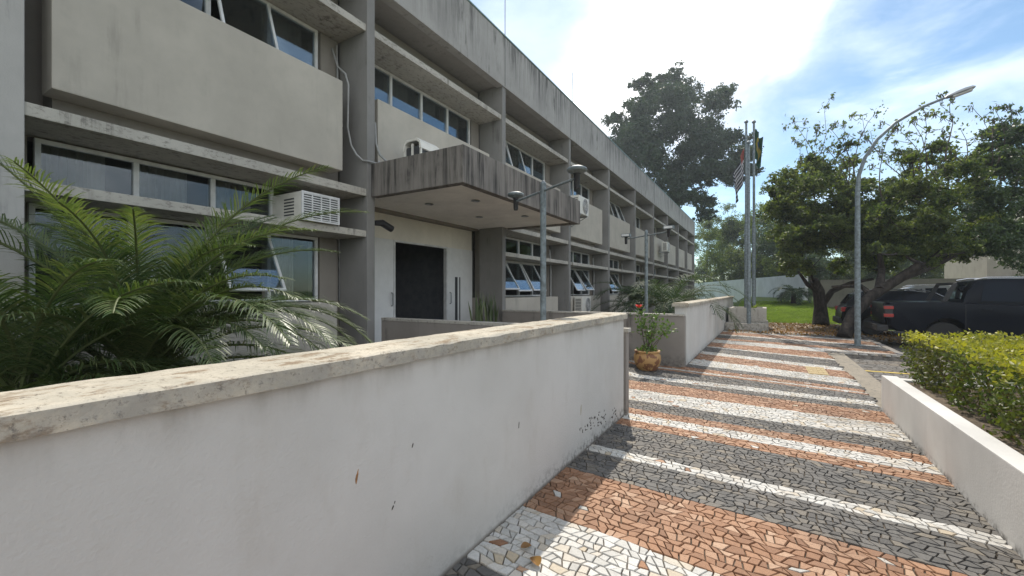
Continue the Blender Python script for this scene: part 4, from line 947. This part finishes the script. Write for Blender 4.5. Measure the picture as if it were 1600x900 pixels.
# ------------------------------------------------------------------ vehicles
carpaint = Mt('dark_blue_grey_paint', .3, .0, .1); carpaint.col((.004, .006, .011)); carpaint.b.inputs['Coat Weight'].default_value = .03; carpaint.b.inputs['Coat Roughness'].default_value = .08
carpaint2 = Mt('graphite_paint', .3, .0, .1); carpaint2.col((.005, .006, .008)); carpaint2.b.inputs['Coat Weight'].default_value = .12
carglass = Mt('car_glass', .06, 0, .2); carglass.col((.012, .014, .018)); carglass = carglass.m
chrome = simple('chrome_trim', (.6, .6, .62), .2, .9); redl = Mt('tail_light_red', .25, 0, .5); redl.col((.30, .025, .02)); redl = redl.m
tyrem = simple('tyre_rubber', (.02, .02, .02), .85); rimm = simple('alloy_rim', (.3, .3, .31), .35, .8); trim = simple('black_trim', (.025, .025, .026), .6)
def arch(cx, r, z0, n=9, s=1):
    return [(cx-s*r*math.cos(math.pi*k/(n-1)), z0+r*math.sin(math.pi*k/(n-1))) for k in range(n)]
def body_loft(sections, t, name, mat, bevel=.02):
    """sections: list of (profile[(x,z)], y)"""
    m = MB(); n = len(sections[0][0]); vs = []
    for pr, y in sections: vs += [(x, y, z) for x, z in pr]
    fs = [tuple(range(n)), tuple(len(vs)-n+k for k in range(n-1, -1, -1))]
    for s in range(len(sections)-1): fs += [(s*n+k, s*n+(k+1) % n, (s+1)*n+(k+1) % n, (s+1)*n+k) for k in range(n)]
    m.add(vs, fs); return m.build(name, mat, t, smooth=True, bevel=bevel, local=True)
def wheel(t, x, y, r, side, w_=.25):
    m = MB(); T = Matrix.Translation((x, y, r)) @ Matrix.Rotation(R(90), 4, 'X')
    m.lathe([(r*.66, -w_/2), (r*.93, -w_/2), (r, -w_/2+.03), (r, w_/2-.03), (r*.93, w_/2), (r*.66, w_/2)], (0, 0, 0), 28); m.xf(T); wo = m.build('wheel', tyrem, t, smooth=True, local=True)
    m = MB(); m.lathe([(r*.64, -.06), (r*.66, .06), (r*.6, .05), (r*.2, .03), (r*.08, .05)], (0, 0, 0), 28)
    for k in range(6):
        q = MB(); q.box(.05, r*.62, -.03, .03, .03, .07); q.xf(Matrix.Rotation(k*math.pi/3, 4, 'Z')); m.add(q.v, q.f)
    m.xf(T @ Matrix.Rotation(0 if side > 0 else math.pi, 4, 'X')); o = m.build('rim', rimm, wo, smooth=True, local=True); return wo
# pickup: x forward (front at +x), y=0 is its near side (towards the camera), length 5.35
t = thing('pickup_truck', 'dark blue double cab pickup parked tail first towards the path', 'pickup truck', (2.9, 15.95, -.12))
r = .385; L = 5.35; wx1, wx2 = 1.30, 4.45
lowp = [(.12, .62), (.10, .92), (.06, 1.20), (.07, 1.31), (1.62, 1.33), (1.66, 1.30), (3.9, 1.22), (4.6, 1.17), (5.12, 1.06), (5.3, .88), (5.33, .55), (5.2, .42)]+[(wx2+.47, .42)]+arch(wx2, .46, .44, s=-1)+[(wx2-.47, .42), (wx1+.47, .42)]+arch(wx1, .46, .44, s=-1)+[(wx1-.47, .44), (.3, .5)]
ins = lambda pr, d, cx=2.7, cz=.85: [(cx+(x-cx)*(1-d), cz+(z-cz)*(1-d*.6)) for x, z in pr]
body_loft([(ins(lowp, .03), .0), (lowp, .07), (lowp, 1.78), (ins(lowp, .03), 1.85)], t, 'body', carpaint.m, .012)
cab = [(1.68, 1.31), (1.78, 1.62), (1.98, 1.90), (2.3, 1.955), (3.3, 1.945), (3.65, 1.86), (4.35, 1.24), (4.3, 1.2), (1.7, 1.2)]
body_loft([(cab, .10), ([(x+(.02 if x < 2.5 else -.03), z*1.0) for x, z in cab], .2), (cab, 1.65), (cab, 1.75)], t, 'cab', carpaint.m, .02)
# tapered greenhouse: shear sides in
for o in [x for x in bpy.data.objects if x.parent == t and x.name.startswith('cab')]:
    for v in o.data.vertices:
        if v.co.z > 1.33: v.co.y = .925+(v.co.y-.925)*(1-.20*(v.co.z-1.33)/.6)
def cabwin(pr, y, name='side_window', side=-1):
    m = MB(); vs = []
    for dy in (-.006, .03):
        for x, z in pr:
            yy = .925+((.10 if side < 0 else 1.75)-.925)*(1-.20*(z-1.33)/.6); vs.append((x, yy+side*(-1)*dy*(1), z))
    n = len(pr); m.add(vs, [tuple(range(n)), tuple(range(2*n-1, n-1, -1))]+[(k, (k+1) % n, n+(k+1) % n, n+k) for k in range(n)]); return m.build(name, carglass, t, local=True)
for s in (-1, 1):
    cabwin([(2.02, 1.36), (2.12, 1.83), (2.75, 1.87), (2.78, 1.35)], 0, side=s); cabwin([(2.88, 1.35), (2.85, 1.87), (3.35, 1.86), (3.62, 1.74), (4.0, 1.40), (3.9, 1.34)], 0, side=s)
m = MB(); m.add([(1.712, .30, 1.40), (1.79, .36, 1.68), (1.94, .42, 1.87), (1.94, 1.43, 1.87), (1.79, 1.49, 1.68), (1.712, 1.55, 1.40)], [(0, 1, 4, 5), (1, 2, 3, 4)]); [None]
m.xf(Matrix.Translation((-.016, 0, .01))); m.build('rear_window', carglass, t, local=True)
for y in (.17, 1.68):
    m = MB(); m.tube([(1.95, y+(.12 if y < 1 else -.12), 1.93), (2.2, y+(.12 if y < 1 else -.12), 1.985), (3.3, y+(.12 if y < 1 else -.12), 1.975), (3.5, y+(.12 if y < 1 else -.12), 1.93)], .02, 8); m.build('roof_rail', chrome, t, smooth=True, local=True)
# sports bar behind the cab
m = MB()
for y in (.24, 1.61): m.prism([(1.28, 1.33), (1.40, 1.33), (1.60, 1.78), (1.60, 1.86), (1.53, 1.84)], y-.03, y+.03)
m.box(1.52, 1.6, .27, 1.58, 1.79, 1.86); m.build('sports_bar', trim, t, bevel=.01, local=True)
m = MB(); m.box(.04, .1, .12, 1.73, .70, 1.29); m.build('tailgate', carpaint.m, t, bevel=.02, local=True)
m = MB(); m.box(.03, .042, .80, 1.05, 1.02, 1.12); m.build('tailgate_handle', trim, t, bevel=.005, local=True)
m = MB(); m.box(-.12, .14, .05, 1.80, .48, .66); m.box(-.14, .0, .5, 1.35, .50, .60); m.build('rear_bumper', chrome if False else trim, t, bevel=.03, local=True)
for y0, y1 in ((-.012, .12), (1.73, 1.862)):
    tl = MB(); tl.box(.045, .23, y0, y1, .86, 1.23); o = tl.build('tail_light', trim, t, bevel=.02, local=True)
    q = MB(); q.box(.035, .245, y0-.005, y1+.005, 1.11, 1.2); q.box(.035, .245, y0-.005, y1+.005, .89, .98); q.build('lens', redl, o, bevel=.01, local=True)
m = MB()
for x in (1.7, 2.82, 3.95): m.box(x, x+.012, -.004, .01, .55, 1.28)
m.build('door_gap', trim, t, local=True)
m = MB()
for x in (2.0, 3.05): m.box(x, x+.2, -.02, .0, 1.12, 1.15)
m.build('door_handle', carpaint.m, t, bevel=.006, local=True)
m = MB(); m.box(3.72, 3.9, -.24, -.02, 1.32, 1.5); m.build('wing_mirror', carpaint.m, t, bevel=.04, local=True)
m = MB(); m.box(2.0, 4.0, -.03, .06, .38, .44); m.build('side_step', trim, t, bevel=.02, local=True)
m = MB(); m.box(.9, 4.9, .25, 1.6, .3, .6); m.build('underbody', trim, t, local=True)
for x in (wx1, wx2): wheel(t, x, .17, r, 1); wheel(t, x, 1.68, r, -1)
m = MB(); m.box(1.0, 1.02, .05, .28, .12, .5); m.build('mud_flap', trim, t, local=True)
# SUV
def suv(label, loc, paint, s=1.):
    t = thing('parked_suv', label, 'car', loc)
    wx1, wx2 = .95, 3.55; r = .36
    low = [(.08, .45), (.02, .62), (.06, .95), (.12, 1.06), (1.2, 1.08), (3.3, 1.02), (4.1, .95), (4.4, .78), (4.45, .5), (4.3, .32)]+[(wx2+.44, .32)]+arch(wx2, .43, .34, s=-1)+[(wx2-.44, .32), (wx1+.44, .32)]+arch(wx1, .43, .34, s=-1)+[(wx1-.44, .34), (.2, .38)]
    body_loft([(ins(low, .04, 2.2, .7), 0), (low, .08), (low, 1.72), (ins(low, .04, 2.2, .7), 1.8)], t, 'body', paint, .015)
    gh = [(.16, 1.0), (.20, 1.15), (.42, 1.52), (.75, 1.62), (2.0, 1.645), (2.55, 1.56), (3.45, 1.04), (3.4, .98)]
    o = body_loft([(gh, .08), (gh, .2), (gh, 1.6), (gh, 1.72)], t, 'cabin', paint, .03)
    def sh(y, z): return .9+(y-.9)*(1-.24*(z-1.05)/.6) if z > 1.05 else y
    for v in o.data.vertices: v.co.y = sh(v.co.y, v.co.z)
    for pr in ([(.50, 1.12), (.62, 1.42), (.95, 1.52), (1.0, 1.12)], [(1.08, 1.12), (1.06, 1.53), (1.75, 1.55), (1.85, 1.11)], [(1.93, 1.11), (1.85, 1.55), (2.45, 1.49), (3.05, 1.13)]):
        for side in (.08, 1.72):
            m = MB(); n = len(pr); k_ = -.006 if side < 1 else .006
            m.add([(x, sh(side, z)+k_, z) for x, z in pr]+[(x, sh(side, z)-k_*5, z) for x, z in pr], [tuple(range(n)), tuple(range(2*n-1, n-1, -1))]+[(k, (k+1) % n, n+(k+1) % n, n+k) for k in range(n)]); m.build('side_window', carglass, t, local=True)
    m = MB(); m.add([(.17, .25, 1.15), (.39, .35, 1.50), (.39, 1.45, 1.50), (.17, 1.55, 1.15)], [(0, 1, 2, 3)]); m.build('rear_window', carglass, t, local=True)
    for y in (.30, 1.50):
        m = MB(); m.tube([(.55, y, 1.62), (.75, y, 1.68), (2.1, y, 1.70), (2.6, y, 1.60), (3.4, y-.1 if y < 1 else y+.1, 1.10)], .02, 8); m.build('roof_rail', chrome, t, smooth=True, local=True)
    for y0, y1 in ((.01, .30), (1.50, 1.79)):
        m = MB(); m.box(.02, .22, y0, y1, .86, 1.03); m.build('tail_light', redl, t, bevel=.02, local=True)
    m = MB(); m.box(-.06, .12, .1, 1.7, .40, .62); m.build('rear_bumper', trim, t, bevel=.04, local=True)
    m = MB(); m.box(.4, 4.1, .25, 1.55, .22, .5); m.build('underbody', trim, t, local=True)
    for x in (wx1, wx2): wheel(t, x, .15, r, 1, .22); wheel(t, x, 1.65, r, -1, .22)
    return t
suv('black sport utility car with chrome roof rails behind the leaning trunk', (2.45, 20.1, -.12), carpaint2.m)
wp = Mt('white_car_paint', .35); wp.col((.3, .3, .3)); rp_ = Mt('red_car_paint', .35); rp_.col((.35, .03, .02))
suv('white car half hidden behind the black sport utility car', (5.2, 26.0, .1), wp.m)
0 and suv('red roofed car far behind the black sport utility car', (4.2, 30.2, .25), rp_.m)

# ------------------------------------------------------------------ fallen leaves on the path
drym = leafmat('dry_leaf', [(.22, .12, .035), (.34, .20, .06), (.16, .08, .03)], .15)
def dryleaf(p, s, rz, label):
    m = MB(); n = 8
    vs = []
    for i in range(n+1):
        u = i/n; wv = math.sin(math.pi*u)**.7*.36*s
        for k in (-1, -.5, 0, .5, 1): vs.append((u*s-s/2, wv*k, .005+.30*s*abs(k)**1.6*math.sin(math.pi*u)+.10*s*(2*u-1)**2))
    m.add(vs, [(i*5+k, i*5+k+1, (i+1)*5+k+1, (i+1)*5+k) for i in range(n) for k in range(4)]); m.xf(Matrix.Rotation(rz, 4, 'Z'))
    o = m.build('fallen_leaf', drym, smooth=True); o.location = p; return tag(o, label, 'leaf', 'dry leaves fallen on the path')
def Gp(px, py):
    z = FPX*EYE/(py-455); q = P(px, py, z); return (q.x, q.y, .004)
dryleaf(Gp(822, 858), .07, .9, 'smaller curled brown leaf lying on the white stones near the long wall')
dryleaf(Gp(837, 882), .09, 2.4, 'larger curled brown leaf lying on the white stones in the foreground')
# leaf litter and gravelly dirt near the trees
n = 2600; u = rng.random((n, 2)); pos = np.stack([-1.2+u[:, 0]*5.5, 17.5+u[:, 1]*6.5, np.full(n, .02)], 1); pos[pos[:, 0] > 2.8, 2] = -.10
o = leaves('leaf_litter', pos, .09, drym, None, 3, .6); tag(o, 'scattered dry leaves under the parking trees', 'leaf litter', kind='stuff')
# tufts of grass on the lawn so its near edge is not a clean line
n = 60000; u = rng.random((n, 2)); xx = -1.5+u[:, 0]*10; yy = 24+u[:, 1]*12
zz = np.array([gz(a, b) for a, b in zip(xx, yy)])
gm = leafmat('grass_blade', [(.12, .19, .03), (.17, .25, .035), (.23, .30, .06)], .45)
o = leaves('grass', np.stack([xx, yy, zz+.04], 1), .13, gm, None, .0, .16); tag(o, 'short sunlit grass of the lawn behind the trees', 'grass', kind='stuff')

# ------------------------------------------------------------------ haze: closed box of even, thin volume added to imitate lens veiling
hz = bpy.data.materials.new('haze'); hz.use_nodes = True; ht = hz.node_tree; ht.nodes.clear()
ho = ht.nodes.new('ShaderNodeOutputMaterial'); hv = ht.nodes.new('ShaderNodeVolumePrincipled')
hv.inputs['Color'].default_value = (.80, .88, .97, 1); hv.inputs['Density'].default_value = HAZE; hv.inputs['Anisotropy'].default_value = .55
ht.links.new(hv.outputs[0], ho.inputs['Volume'])
mb = MB(); mb.box(-45, 62, -16, 110, -1.3, 32); hb = mb.build('haze', hz); tag(hb, kind='stuff', label='thin pale haze added to imitate lens veiling'); hb.display_type = 'WIRE'
